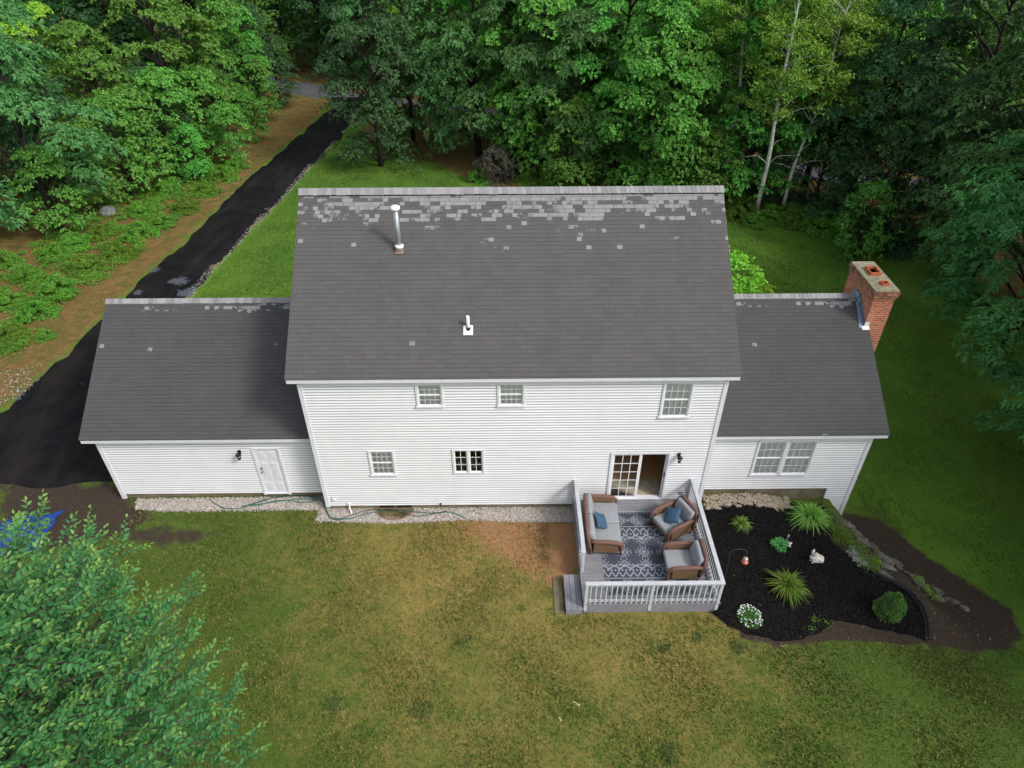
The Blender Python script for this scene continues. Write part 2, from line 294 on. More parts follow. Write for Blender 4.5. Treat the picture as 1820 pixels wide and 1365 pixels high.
def lawncol(t,back,p):
    n1=t.noise(.45,4,.6,vec=p); n2=t.noise(2.2,5,.65,vec=p); n3=t.noise(30,3,.7,vec=p)
    if back:
        sp=t.n('ShaderNodeSeparateXYZ'); t.l(p,sp.inputs[0])
        cx=t.math('ABSOLUTE',t.math('SUBTRACT',sp.outputs[0],1)); side=t.math('MULTIPLY',t.ramp(cx,4,11.5),.27)
        n4=t.noise(9,4,.7,vec=p); f=t.math('ADD',t.math('MULTIPLY',n1,.3),t.math('ADD',t.math('MULTIPLY',n2,.35),t.math('MULTIPLY',n4,.35))); f=t.math('SUBTRACT',f,side); f=t.math('SUBTRACT',f,t.math('MULTIPLY',t.ramp(sp.outputs[1],-2.5,-8.5),.13)); f=t.ramp(f,.30,.57)  # greener away from the house; edge darkening of the lens also painted in
        g=t.mix(n3,(.048,.092,.014),(.10,.142,.025)); d=t.mix(n3,(.24,.175,.05),(.40,.28,.10)); c=t.mix(t.math('MULTIPLY',f,.85),g,d)
        w=t.noise(5.5,4,.7,vec=p); c=t.mix(t.math('MULTIPLY',t.ramp(w,.54,.64),.65),c,(.04,.09,.014)); c=t.mix(t.math('MULTIPLY',t.ramp(w,.42,.3),.35),c,(.25,.18,.09))
        # a few round dark clumps of other grass
        for (x,y,r) in CLUMPS:
            v=t.n('ShaderNodeVectorMath',operation='DISTANCE'); t.l(p,v.inputs[0]); v.inputs[1].default_value=(x,y,0); d_=t.math('ADD',v.outputs['Value'],t.math('MULTIPLY',t.math('SUBTRACT',n4,.5),r*3.2)); c=t.mix(t.math('MULTIPLY',t.ramp(d_,r*1.05,r*.5),.6),c,(.02,.055,.013))
        return c
    f=t.ramp(t.math('ADD',t.math('MULTIPLY',n1,.6),t.math('MULTIPLY',n2,.4)),.38,.62); c=t.mix(f,(.045,.13,.017),(.1,.2,.022)); return t.mix(t.math('MULTIPLY',n3,.4),c,(.13,.19,.03))
CLUMPS=[(*onz(*p)[:2],r) for p,r in (((592,1250),.36),((746,1262),.34),((926,1080),.16),((1310,1150),.3),((1180,1150),.2),((1240,1130),.2),((1190,1340),.3),((820,1140),.3))]
def m_ground():
    t=NT('ground_cover'); p=t.pos(); a=t.attr('mask'); s=t.n('ShaderNodeSeparateColor'); t.l(a.outputs['Color'],s.inputs[0]); soil,lit,bk=s.outputs; red=a.outputs['Alpha']
    edge=t.math('MULTIPLY',t.math('SUBTRACT',t.noise(1.8,5,.7,vec=p),.5),.9); n3=t.noise(18,4,.7,vec=p); nb=t.noise(2.5,4,.7,vec=p)
    def msk(x): return t.ramp(t.math('ADD',x,t.math('MULTIPLY',edge,t.math('MULTIPLY',t.math('MULTIPLY',x,t.math('SUBTRACT',1,x)),4))),.4,.6)
    c=t.mix(msk(bk),lawncol(t,False,p),lawncol(t,True,p))
    l=t.mix(t.ramp(nb,.35,.65),(.28,.17,.07),(.15,.11,.036)); l=t.mix(t.ramp(n3,.4,.65),l,(.15,.08,.035)); l=t.mix(t.math('MULTIPLY',t.ramp(t.noise(1.6,5,.7,vec=p),.44,.6),.7),l,(.075,.105,.02)); c=t.mix(msk(lit),c,l)
    so_=t.mix(t.ramp(n3,.35,.65),(.068,.050,.038),(.032,.025,.019)); so_=t.mix(t.ramp(t.noise(55,2,vec=p),.66,.72),so_,(.18,.14,.1)); so_=t.mix(t.math('MULTIPLY',t.ramp(nb,.55,.7),.35),so_,(.05,.06,.02)); c=t.mix(msk(soil),c,so_)
    rd=t.mix(t.ramp(n3,.3,.7),(.40,.21,.12),(.27,.13,.065)); c=t.mix(t.math('MULTIPLY',msk(red),.85),c,rd)
    t.col(c).r(.95); t.b.inputs['Specular IOR Level'].default_value=.1; t.bump(t.math('ADD',t.noise(40,4,.7,vec=p),nb),.7,.03); return t.m
groundm=m_ground()
def grassmat(back):
    t=NT('dry_grass' if back else 'green_grass'); p=t.scalev(t.pos(),1,1,0); c=lawncol(t,back,p); c=t.mix(t.math('MULTIPLY',t.ramp(t.isl(),.45,1),.75),c,(.32,.245,.1) if back else (.15,.24,.035)); c=t.mix(t.math('MULTIPLY',t.ramp(t.isl(),.3,0),.5),c,(.04,.075,.012)); t.col(c).r(.8); return t.m
g_back=grassmat(True); g_front=grassmat(False)
def m_asphalt():
    t=NT('sealed_black_asphalt'); p=t.pos(); n=t.noise(1.3,5,.65,vec=p,dist=.6)
    st=t.noise(1.1,4,.6,vec=p); c=t.mix(t.ramp(n,.45,.7),(.006,.006,.008),(.013,.012,.012)); c=t.mix(t.math('MULTIPLY',t.ramp(t.noise(.35,3,vec=p),.5,.7),.5),c,(.022,.019,.017))
    t.b.inputs['Specular IOR Level'].default_value=.1
    wear=t.noise(.9,4,.65,vec=t.scalev(p,1.1,.18,1),dist=.4); c=t.mix(t.math('MULTIPLY',t.ramp(wear,.48,.66),.35),c,(.034,.027,.021))
    pl=t.noise(.6,5,.62,vec=t.scalev(p,1,.7,1),dist=1.0); c=t.mix(t.ramp(pl,.70,.72),c,(.06,.062,.07)); t.col(c).r(t.math('SUBTRACT',.75,t.math('MULTIPLY',t.ramp(pl,.675,.70),.2)))
    wn_=t.noise(1.8,5,.7,vec=p,dist=.8)
    for (x,y,r) in GREY:
        v=t.n('ShaderNodeVectorMath',operation='DISTANCE'); t.l(t.scalev(p,1,1,0),v.inputs[0]); v.inputs[1].default_value=(x,y,0); d_=t.math('ADD',v.outputs['Value'],t.math('MULTIPLY',t.math('SUBTRACT',wn_,.5),r*3.5)); c=t.mix(t.ramp(d_,r,r*.93),c,(.075,.082,.1))
    t.col(c); t.bump(t.noise(120,2,vec=p),.4,.006); return t.m
GREY=[(*gp(*p)[:2],r) for p,r in (((318,500),.42),((336,520),.5),((272,478),.4),((245,520),.22),((20,705),.5),((35,690),.3))]
asph=m_asphalt(); roadm=simple('worn_grey_road_asphalt',(.105,.105,.12),.9,(.075,.075,.085),1.5,.3,bscale=80)
def m_mulch():
    t=NT('black_mulch'); p=t.pos(); v=t.n('ShaderNodeTexVoronoi'); v.inputs['Scale'].default_value=45; t.l(t.scalev(p,1,2,1),v.inputs['Vector']); n=t.noise(25,4,.7,vec=p)
    c=t.mix(n,(.004,.0035,.004),(.011,.0095,.0095)); c=t.mix(t.ramp(t.noise(1.4,4,vec=p),.5,.7),c,(.015,.012,.011)); t.col(c).r(.95); t.b.inputs['Specular IOR Level'].default_value=.1; t.bump(t.math('ADD',v.outputs['Distance'],n),.9,.03); return t.m
mulchm=m_mulch()
pebm=NT('pebbles'); _c=pebm.n('ShaderNodeValToRGB'); pebm.l(pebm.isl(),_c.inputs[0]); 
for i,(q,cc) in enumerate(((0,(.3,.29,.27,1)),(.3,(.45,.43,.4,1)),(.6,(.22,.2,.19,1)),(.85,(.5,.38,.3,1)),(1,(.6,.58,.55,1)))):
    e=_c.color_ramp.elements[i] if i<2 else _c.color_ramp.elements.new(q); e.position=q; e.color=cc
pebm.col(_c.outputs[0]).r(.8); pebm=pebm.m
stone=simple('grey_ledge_stone',(.17,.16,.14),.9,(.045,.05,.03),7,.8,bscale=12); stonep=simple('pale_edge_stone',(.42,.37,.29),.9,(.25,.2,.14),9,.8,bscale=25)
plast=simple('black_plastic_edging',(.012,.012,.014),.5); hosem=simple('green_hose',(.03,.16,.13),.45,(.02,.1,.085),3,0); hosed=simple('dark_green_hose',(.012,.05,.04),.45,(.01,.035,.03),3,0)
tarpm=simple('blue_tarp',(.008,.05,.27),.45,(.006,.03,.17),5,.2,bscale=9,spec=.5)
# ------------------------------------------------------------------ ground, drive, road, beds
def sdist(X,Y,poly):
    P=np.array(poly); d=np.full(X.shape,1e9); ins=np.zeros(X.shape,bool); n=len(P)
    for i in range(n):
        a=P[i];b=P[(i+1)%n]; e=b-a; t=np.clip(((X-a[0])*e[0]+(Y-a[1])*e[1])/(e@e+1e-12),0,1); d=np.minimum(d,np.hypot(X-a[0]-t*e[0],Y-a[1]-t*e[1]))
        c=((a[1]>Y)!=(b[1]>Y)); 
        with np.errstate(divide='ignore',invalid='ignore'): xi=(b[0]-a[0])*(Y-a[1])/(b[1]-a[1]+1e-15)+a[0]
        ins^=c&(X<xi)
    return np.where(ins,-d,d)
drive_px=[(566,170),(584,180),(586,192),(560,212),(500,264),(430,324),(350,402),(300,449),(210,532),(120,618),(40,688),(0,728)]
dl=gpl(drive_px); dr_=gpl([(672,172),(645,186),(634,204),(607,247),(560,292),(500,357),(430,432),(385,477),(340,532)])
drive_poly=dl+[(-24,3.5),(-24,1.3),(-17.6,1.0),(-13.4,1.1),(-13.4,5.5),(-13.6,9.5),(-14.6,11.8)]+dr_[::-1]
bed_poly=gpl([(1250,903),(1300,896),(1380,903),(1404,893),(1462,896),(1476,918),(1482,962),(1540,1010),(1572,1030)])+[(q.x,q.y) for q in (onz(*p,-.05) for p in ((1612,1050),(1638,1085),(1643,1140),(1600,1130),(1560,1122),(1520,1110),(1482,1106),(1462,1126),(1420,1141),(1380,1142),(1330,1131),(1290,1112),(1262,1090)))]+[(5.6,-3.9),(5.8,-.2)]
soil_polys=[gpl([(1490,905),(1560,922),(1640,980),(1740,1045),(1800,1085),(1812,1130),(1790,1155),(1740,1164),(1650,1148),(1590,1135),(1480,1100),(1470,1130),(1430,1148),(1380,1148),(1320,1135),(1500,1000)]),
  gpl([(1415,1145),(1455,1118),(1482,1098),(1600,1122),(1655,1150),(1560,1140),(1480,1138)]), gpl([(215,940),(290,935),(365,935),(380,950),(330,970),(270,975),(215,960)]), gpl([(-80,850),(60,852),(222,860),(250,900),(200,960),(100,980),(0,960),(0,885)])]
red_poly=gpl([(820,928),(1020,928),(1030,1010),(1000,1030),(900,985)])
lit_polys=[[(-80,64),(80,40),(90,110),(-80,110)],gpl([(500,160),(584,180),(560,212),(430,322),(300,447),(120,618),(0,728)])+[(-60,5),(-70,40),(-60,75),(-25,60)],
  gpl([(640,235),(700,270),(760,285),(850,325),(950,350),(1060,340)])+[(14,26),(40,24),(60,60),(-12,62)], [(26,20),(25,8),(26,-10),(60,-10),(60,40),(28,26)]]
front_lit=gpl([(480,285),(560,215),(580,195),(590,186),(600,200),(520,275),(370,420),(230,545),(80,690),(0,750),(0,690),(200,500),(330,385)])
def axis(a,b,st,ext):
    c=np.arange(a,b+1e-6,st); o=[]; s=st*2; q=b
    while q<ext: q+=s; s*=1.5; o.append(q)
    i=[]; s=st*2; q=a
    while q>-ext: q-=s; s*=1.5; i.append(q)
    return np.concatenate([i[::-1],c,o])
gx=axis(-34,34,.22,500); gy=axis(-10,60,.22,500); X,Y=np.meshgrid(gx,gy); Z=ground_h(X,Y)
def soft(d,wd): return np.clip(.5-d/wd,0,1)
bk=np.maximum(soft(Y-1.0,3)*np.ones_like(X),soft(Y-3.5,1)*(X<-12)); bk=np.minimum(bk,soft(X-13.5,3))
soil=np.zeros_like(X)
for i_,p in enumerate(soil_polys): soil=np.maximum(soil,soft(sdist(X,Y,p),(.9,.4,1.3,1.6)[i_])*(1,1,.86,.9)[i_])
soil=np.maximum(soil,soft(sdist(X,Y,bed_poly),.25)); soil=np.maximum(soil,.75*soft(np.abs(X+12.6)+np.abs(Y+.3)*1.5-1.0,.8))
lit=np.zeros_like(X)
for p in lit_polys: lit=np.maximum(lit,soft(sdist(X,Y,p),1.0))
red=soft(sdist(X,Y,red_poly)-.3,2.2)*.9; lit=np.maximum(lit,.5*soft(sdist(X,Y,front_lit),.6)); lit=np.maximum(lit,.52*soft(sdist(X,Y,gpl([(634,210),(500,357),(340,532),(312,532),(350,490),(420,415),(490,335),(560,270)])),.4))
mask=np.stack([soil,lit,bk,red],-1).reshape(-1,4)
Z=Z+.02*np.sin(X*1.7+np.sin(Y))*np.sin(Y*1.3)
Z=np.where((np.abs(X)<26)&(Y<14),Z-.02,Z-.03)
nx,ny=len(gx),len(gy); idx=np.arange(nx*ny).reshape(ny,nx)
Fq=np.stack([idx[:-1,:-1],idx[:-1,1:],idx[1:,1:],idx[1:,:-1]],-1).reshape(-1,4)
g=npmesh('ground',np.stack([X,Y,Z],-1).reshape(-1,3),Fq,groundm,smooth=True,attrs={'mask':mask}); setp(g,'lawn and woodland ground around the white house','ground',kind='structure')
def resample(poly,st,jit=0,seed=1):
    rs=random.Random(seed); out=[]; n=len(poly)
    for i in range(n):
        a=Vector(poly[i]);b=Vector(poly[(i+1)%n]); k=max(1,int((b-a).length/st))
        for j in range(k): p=a.lerp(b,j/k); out.append((p.x+rs.uniform(-jit,jit),p.y+rs.uniform(-jit,jit)))
    return out
def sheet(name,poly,st,dz,mat,jit=.03,seed=1,bumpz=0,label=None,cat=None):
    pl=resample(poly,st,jit,seed); P=np.array(pl); x0,y0=P.min(0); x1,y1=P.max(0)
    GX,GY=np.meshgrid(np.arange(x0,x1,st),np.arange(y0,y1,st)); d=sdist(GX,GY,pl); k=d<-st*.5
    vs=[Vector(p) for p in pl]+[Vector(p) for p in zip(GX[k],GY[k])]
    res=geometry.delaunay_2d_cdt(vs,[],[list(range(len(pl)))],1,1e-5); V=res[0]; Fs=res[2]
    xy=np.array([(v.x,v.y) for v in V]); z=ground_h(xy[:,0],xy[:,1])+dz; dd=sdist(xy[:,0],xy[:,1],pl); rs=np.random.default_rng(seed)
    z=z+bumpz*rs.random(len(z))*(dd<-.05)-np.where(dd>-.02,.055+max(dz,0),0)
    me=bpy.data.meshes.new(name); me.from_pydata([(a[0],a[1],c) for a,c in zip(xy,z)],[],[f if (Vector(V[f[1]])-Vector(V[f[0]])).cross(Vector(V[f[2]])-Vector(V[f[0]]))>0 else f[::-1] for f in Fs])
    me.polygons.foreach_set('use_smooth',[True]*len(me.polygons)); o=link(name,me,mat); setp(o,label,cat,kind='structure'); return o
sheet('driveway',drive_poly,.5,.012,asph,.05,label='freshly sealed black asphalt driveway running to the road',cat='driveway')
sheet('mulch_bed',bed_poly,.16,.03,mulchm,.03,3,bumpz=.04,label='black mulch bed beside the deck',cat='mulch bed')
road_px=[(300,95),(420,118),(500,138),(620,158),(800,185),(1050,208),(1240,262),(1560,305),(1900,345)]
road_px2=[(300,130),(420,150),(500,165),(584,178),(640,180),(740,190),(820,200),(1050,238),(1240,290),(1560,335),(1900,385)]
ra=gpl(road_px); rb=gpl(road_px2)
ra=[(-75,ra[0][1]+12)]+ra; rb=[(-75,rb[0][1]+10)]+rb
sheet('road',ra+rb[::-1],1.0,.008,roadm,.04,5,label='grey asphalt road behind the trees',cat='road')
# pebble strips along the foundation
ico=bmesh.new(); bmesh.ops.create_icosphere(ico,subdivisions=1,radius=1); iv=np.array([v.co[:] for v in ico.verts]); ico.verts.index_update(); fi=np.array([[v.index for v in f.verts] for f in ico.faces]); ico.free()
def pebbles(name,poly,dens,r0,r1,mat,dz=0,label=None,cat=None,flat=.6):
    P=np.array(poly); lo=P.min(0);hi=P.max(0); n=int((hi-lo).prod()*dens); q=rng.random((n,2))*(hi-lo)+lo; k=sdist(q[:,0],q[:,1],poly)+rng.normal(0,.035,n)<0; q=q[k]; n=len(q)
    r=r0+(r1-r0)*rng.random(n)**2; S=rng.uniform(.7,1.2,(n,1,3))*np.array([1,1,flat]); a=rng.random(n)*6.28
    v=iv[None]*S*(1+rng.normal(0,.12,(n,len(iv),1))); x=v[...,0]*np.cos(a)[:,None]-v[...,1]*np.sin(a)[:,None]; y=v[...,0]*np.sin(a)[:,None]+v[...,1]*np.cos(a)[:,None]
    V=np.stack([x,y,v[...,2]],-1)*r[:,None,None]; V[...,0]+=q[:,0,None]; V[...,1]+=q[:,1,None]; V[...,2]+=(ground_h(q[:,0],q[:,1])+dz+r*.3)[:,None]
    Fa=fi[None]+(np.arange(n)*len(iv))[:,None,None]; o=npmesh(name,V.reshape(-1,3),Fa.reshape(-1,3),mat); setp(o,label,cat,kind='stuff'); return o
gs1=simple('gravel_bed',(.2,.19,.18),.9,(.1,.09,.085),25,.5)
strip1=[(-12.7,.55),(-12.55,.1),(-11.5,-.02),(-6.4,-.0),(-6.35,-.5),(-5.2,-.55),(-3.8,-.62),(-1.4,-.5),(0,-.6),(2.2,-.66),(2.2,.02),(-6.0,.02),(-6.1,.6)]
sheet('gravel_strip',strip1,.2,.0,gs1,.02,4,label='bed of crushed stone under the pebbles',cat='gravel')
pebbles('pebbles',strip1,2600,.013,.03,pebm,.0,'grey and tan pebbles along the foundation of the house','pebbles')
pebbles('roadside_stones',gpl([(634,210),(500,357),(340,532),(322,532),(350,495),(420,425),(490,345),(560,280)]),220,.008,.03,pebm,-.015,'small stones along the lawn edge of the driveway','stones')
pebbles('soil_debris',gpl([(1500,930),(1700,1040),(1795,1110),(1780,1150),(1640,1140),(1560,1040)]),7,.008,.02,pebm,-.01,'small pale stones scattered on the bare soil','stones')
pebbles('verge_stones',gpl([(0,660),(90,640),(60,690),(0,720)]),90,.01,.035,pebm,-.015,'small stones on the verge left of the driveway','stones')

# ------------------------------------------------------------------ house
X0,X1,XG,XF=-6.08,6.39,-13.2,11.70
YG,YF=.62,.56; YB=2*4.58; ZB,ZT=.2,5.33
OV=.235
house=thing('house','white vinyl-sided two-storey house with grey shingle roofs and two lower wings','house',(0,0,0))
def siding_wall(mb,P,u,n,xf,zb,zt,holes=(),st=.103,lip=.019):
    P=Vector(P);u=Vector(u);n=Vector(n); z=zb
    while z<zt-1e-4:
        z1=min(z+st,zt); a,b=xf((z+z1)/2)
        segs=[(a,b)]
        for (h0,h1,k0,k1) in holes:
            if z1>k0+.02 and z<k1-.02:
                ns=[]
                for s,e in segs:
                    if h1<=s or h0>=e: ns.append((s,e)); continue
                    if h0>s: ns.append((s,h0))
                    if h1<e: ns.append((h1,e))
                segs=ns
        for s,e in segs:
            if e-s<.01: continue
            o0=P+u*s; o1=P+u*e; f=n*lip; t=n*.002
            mb.face([o0+f+Vector((0,0,z)),o1+f+Vector((0,0,z)),o1+f*.85+Vector((0,0,z+.012)),o0+f*.85+Vector((0,0,z+.012))])
            zm=min(z+.057,z1-.002); g_=f*.45
            mb.face([o0+f*.85+Vector((0,0,z+.012)),o1+f*.85+Vector((0,0,z+.012)),o1+g_+Vector((0,0,zm)),o0+g_+Vector((0,0,zm))])
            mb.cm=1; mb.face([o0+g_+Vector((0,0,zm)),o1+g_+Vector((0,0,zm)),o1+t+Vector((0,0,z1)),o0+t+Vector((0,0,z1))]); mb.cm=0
            mb.face([o0+t+Vector((0,0,z)),o1+t+Vector((0,0,z)),o1+f+Vector((0,0,z)),o0+f+Vector((0,0,z))])
        z=z1
WU=[(-2.71,-1.90,4.47,5.33),(-.32,.50,4.47,5.33),(4.53,5.44,3.98,5.33)]; WL_=(-4.42,-3.60,1.64,2.70); WK=(-1.78,-.77,1.65,2.72); WS=(3.22,5.13,.42,2.53)
def hole(w,i=.04): return (w[0]+i,w[1]-i,w[2]+i,w[3]-i)
mb=MB()
siding_wall(mb,(0,0,0),(1,0,0),(0,-1,0),lambda z:(X0,X1),ZB,ZT,[hole(q) for q in WU+[WL_,WK]]+[(WS[0]+.04,WS[1]-.04,.3,WS[3]-.04)])
siding_wall(mb,(0,YB,0),(-1,0,0),(0,1,0),lambda z:(-X1,-X0),ZB,ZT)
def gab(y0,y1,ze,sl):
    ym=(y0+y1)/2
    def f(z):
        k=max(0,(z-ze)/sl); return (y0+k,y1-k)
    return f
for xx,nn in ((X0,-1),(X1,1)):
    ff=gab(0,YB,ZT+.1,.7528); 
    siding_wall(mb,(xx,0,0),(0,-1,0) if nn<0 else (0,1,0),(nn,0,0),(lambda z:(-ff(z)[1],-ff(z)[0])) if nn<0 else ff,ZB,ZT+.1+4.55*.7528-.1)
mb.build('wall',[siding,lap_shade],house)
# garage wing
mb=MB(); YGB=4.47*2-YG; YFB=4.47*2-YF
DG=(-8.33,-7.43,.2,2.28)
siding_wall(mb,(0,YG,0),(1,0,0),(0,-1,0),lambda z:(XG,X0),ZB,2.62,[(DG[0]+.06,DG[1]-.06,.1,2.24)])
siding_wall(mb,(0,YGB,0),(-1,0,0),(0,1,0),lambda z:(-X0,-XG),ZB,2.62)
ff2=gab(YG,YGB,2.75,.658)
# gable end with two garage door openings
siding_wall(mb,(XG,0,0),(0,-1,0),(-1,0,0),lambda z:(-ff2(z)[1],-ff2(z)[0]),ZB-.1,5.2,[(-4.2,-1.5,0,2.3),(-7.6,-4.9,0,2.3)])
mb.build('wall',[siding,lap_shade],house)
for a in (1.5,4.9):
    mb=MB(); 
    for i in range(4): mb.rbox((XG+.05,a+.0,.05+i*.56),(XG+.1,a+2.7,.05+i*.56+.55),.012,1)
    mb.build('garage_door',trimw,house)
# family wing
mb=MB(); WFm=(8.06,10.0,.93,2.46)
def ffw(z): return (X1,XF) if z>ZB else (10.88,XF)
siding_wall(mb,(0,YF,0),(1,0,0),(0,-1,0),ffw,-1.10,2.62,[hole(WFm)],st=.104)
siding_wall(mb,(0,YFB,0),(-1,0,0),(0,1,0),lambda z:(-XF,-X1),-1.1,2.62)
ff3=gab(YF,YFB,2.75,.64); siding_wall(mb,(XF,0,0),(0,1,0),(1,0,0),ff3,-1.1,5.2)
mb.build('wall',[siding,lap_shade],house)
# corner boards, frieze boards, door and window casings on the walls
mb=MB()
for x,zb_,y0,s in ((X0,ZB-.06,0,1),(X1,ZB-.06,0,-1)): mb.box((x-.034*s if s>0 else x-.10,y0-.036,zb_),(x+.10 if s>0 else x+.034,y0+.08,ZT))
mb.box((XG-.034,YG-.036,-.02),(XG+.11,YG+.1,2.62)); mb.box((XF-.10,YF-.036,-1.16),(XF+.034,YF+.08,2.62))
mb.box((10.86,YF-.034,-1.10),(10.89,YF+.05,ZB)) 
mb.box((X0+.1,-.034,ZT-.05),(X1-.1,.05,ZT+.06)); mb.box((XG+.11,YG-.034,2.56),(X0,YG+.05,2.68)); mb.box((X1,YF-.034,2.56),(XF-.1,YF+.05,2.68))
mb.build('corner_trim',trimw,house,bevel=.004)
# foundation
mb=MB(); mb.box((X0+.03,.03,-.6),(X1-.03,YB-.03,ZB+.02)); mb.box((XG+.03,YG+.04,-.6),(X0+.03,YGB-.03,ZB+.02)); mb.box((X1-.03,YF+.04,-1.6),(XF-.03,YFB-.03,ZB+.02))
mb.build('foundation',concrete,house)
# interior seen through the open door and the kitchen window
mb=MB(); mb.face([(X0+.2,.1,.36),(X1-.1,.1,.36),(X1-.1,5,.36),(X0+.2,5,.36)]); floorw=simple('interior_wood_floor',(.62,.36,.17),.4,(.48,.26,.12),1.4,.05)
mb.build('interior_floor',floorw,house)
mb=MB(); mb.face([(X1-.1,.1,.3),(X1-.1,5,.3),(X1-.1,5,2.75),(X1-.1,.1,2.75)]); mb.face([(X0+.2,5,.3),(X1-.1,5,.3),(X1-.1,5,2.75),(X0+.2,5,2.75)]); mb.face([(X0+.2,.1,2.75),(X1-.1,.1,2.75),(X1-.1,5,2.75),(X0+.2,5,2.75)]); mb.box((.9,.1,.36),(1.0,5,2.74))
mb.box((-2.2,.12,.37),(.4,.75,1.62)); mb.build('interior_wall',wallint,house)
# --- roofs
def roof(name,mat,x0,x1,ye,ze,yr,zr,parent,cap_off=.0):
    sl=(zr-ze)/(yr-ye); Ls=math.hypot(zr-ze,yr-ye); yb=2*yr-ye; t=.09
    mb=MB(); L=x1-x0
    nseg=1
    mb.face([(x0,ye,ze),(x1,ye,ze),(x1,yr,zr),(x0,yr,zr)],[(0,Ls),(L,Ls),(L,0),(0,0)])
    mb.face([(x1,yb,ze),(x0,yb,ze),(x0,yr,zr),(x1,yr,zr)],[(50,Ls),(50+L,Ls),(50+L,0),(50,0)])
    for y in (ye,yb): 
        q=[(x0,y,ze-.028),(x1,y,ze-.028),(x1,y,ze),(x0,y,ze)]; mb.face(q if y==ye else q[::-1],[(0,Ls)]*4)
    for x in (x0,x1):
        q=[(x,ye,ze-.028),(x,yr,zr-.028),(x,yr,zr),(x,ye,ze)]; mb.face(q if x==x1 else q[::-1],[(0,1)]*4)
        q=[(x,yr,zr-.028),(x,yb,ze-.028),(x,yb,ze),(x,yr,zr)]; mb.face(q if x==x1 else q[::-1],[(0,1)]*4)
    r=mb.build(name,mat,parent)
    return r,sl
def cornice(x0,x1,ye,ze,yr,zr,yw,f=.145,right=True,left=True):
    mb=MB(); sl=(zr-ze)/(yr-ye); yb=2*yr-ye; i=.02
    a0=x0+(.02 if left else 0); a1=x1-(.02 if right else 0)
    mb.box((a0,ye+i,ze-.028-f),(a1,ye+i+.022,ze-.03)); mb.box((a0,yb-i-.022,ze-.028-f),(a1,yb-i,ze-.03))
    mb.box((a0+.002,ye+i+.022,ze-.028-f+.01),(a1-.002,yw+.0,ze-.028-f+.03)); mb.box((a0+.002,2*yr-yw,ze-.028-f+.01),(a1-.002,yb-i-.022,ze-.028-f+.03))
    for x,en in ((a0,left),(a1-.022,right)):
        if not en: continue
        for s in (0,1):
            y_a=ye+i+.024 if not s else yb-i-.024
            za=ze-.03+sl*(i+.024); pts=[(y_a,za-.15),(yr,zr-.03-.15),(yr,zr-.03),(y_a,za)]
            v=[(x,*p) for p in pts]+[(x+.022,*p) for p in pts]; mb.mesh(v,[(0,1,2,3),(7,6,5,4),(0,4,5,1),(1,5,6,2),(2,6,7,3),(3,7,4,0)])
    # soffit under the rakes
    return mb
RM=dict(ye=-.235,ze=5.672,yr=4.58,zr=9.294); SM=(RM['zr']-RM['ze'])/(RM['yr']-RM['ye'])
ro1,_=roof('roof',sh_main,X0-.27,X1+.27,**RM,parent=house)
mb=cornice(X0-.27,X1+.27,yw=0,**RM); mb.build('fascia',trimw,ro1,bevel=.003)
RG=dict(ye=.37,ze=2.885,yr=4.47,zr=5.564); ro2,_=roof('roof',sh_wing,XG-.33,X0-.004,**RG,parent=house); mb=cornice(XG-.33,X0-.004,yw=YG,right=False,**RG); mb.build('fascia',trimw,ro2,bevel=.003)
RF=dict(ye=.31,ze=2.885,yr=4.47,zr=5.564); ro3,_=roof('roof',sh_wing,X1+.004,XF+.35,**RF,parent=house); mb=cornice(X1+.004,XF+.35,yw=YF,left=False,**RF); mb.build('fascia',trimw,ro3,bevel=.003)
SF=(RF['zr']-RF['ze'])/(RF['yr']-RF['ye'])
def ridge(x0,x1,yr,zr,sl,parent,raise_,wdt):
    mb=MB(); x=x0; rs=random.Random(3)
    if raise_:
        mb.cm=1; mb.mesh([(x0+.02,yr-wdt,zr-wdt*sl+.001),(x1-.02,yr-wdt,zr-wdt*sl+.001),(x1-.02,yr-wdt,zr-wdt*sl+raise_),(x0+.02,yr-wdt,zr-wdt*sl+raise_)],[(0,1,2,3)]); mb.cm=0  # black strip painted as the shadow line under the raised cap
    while x<x1-.02:
        e=min(x+.145,x1); h=raise_+.012+rs.uniform(0,.004); w_=wdt+.02+rs.uniform(-.006,.006)
        for s in (-1,1):
            a=[(x,yr,zr+h+.012),(x,yr+s*w_,zr+h+.012-w_*sl),(e,yr+s*w_,zr+h-w_*sl),(e,yr,zr+h)]
            b=[(p[0],p[1],p[2]-.012) for p in a]; mb.mesh(a+b,[(0,1,2,3) if s<0 else (3,2,1,0),(1,5,6,2),(0,4,5,1),(2,6,7,3)])
        x=e
    return mb.build('ridge_cap',[capm,black],parent)
ridge(X0-.28,X1+.28,RM['yr'],RM['zr'],SM,ro1,.05,.17); ridge(XG-.34,X0-.01,RG['yr'],RG['zr'],.654,ro2,.0,.14); ridge(X1+.01,12.0,RF['yr'],RF['zr'],.644,ro3,.012,.14)
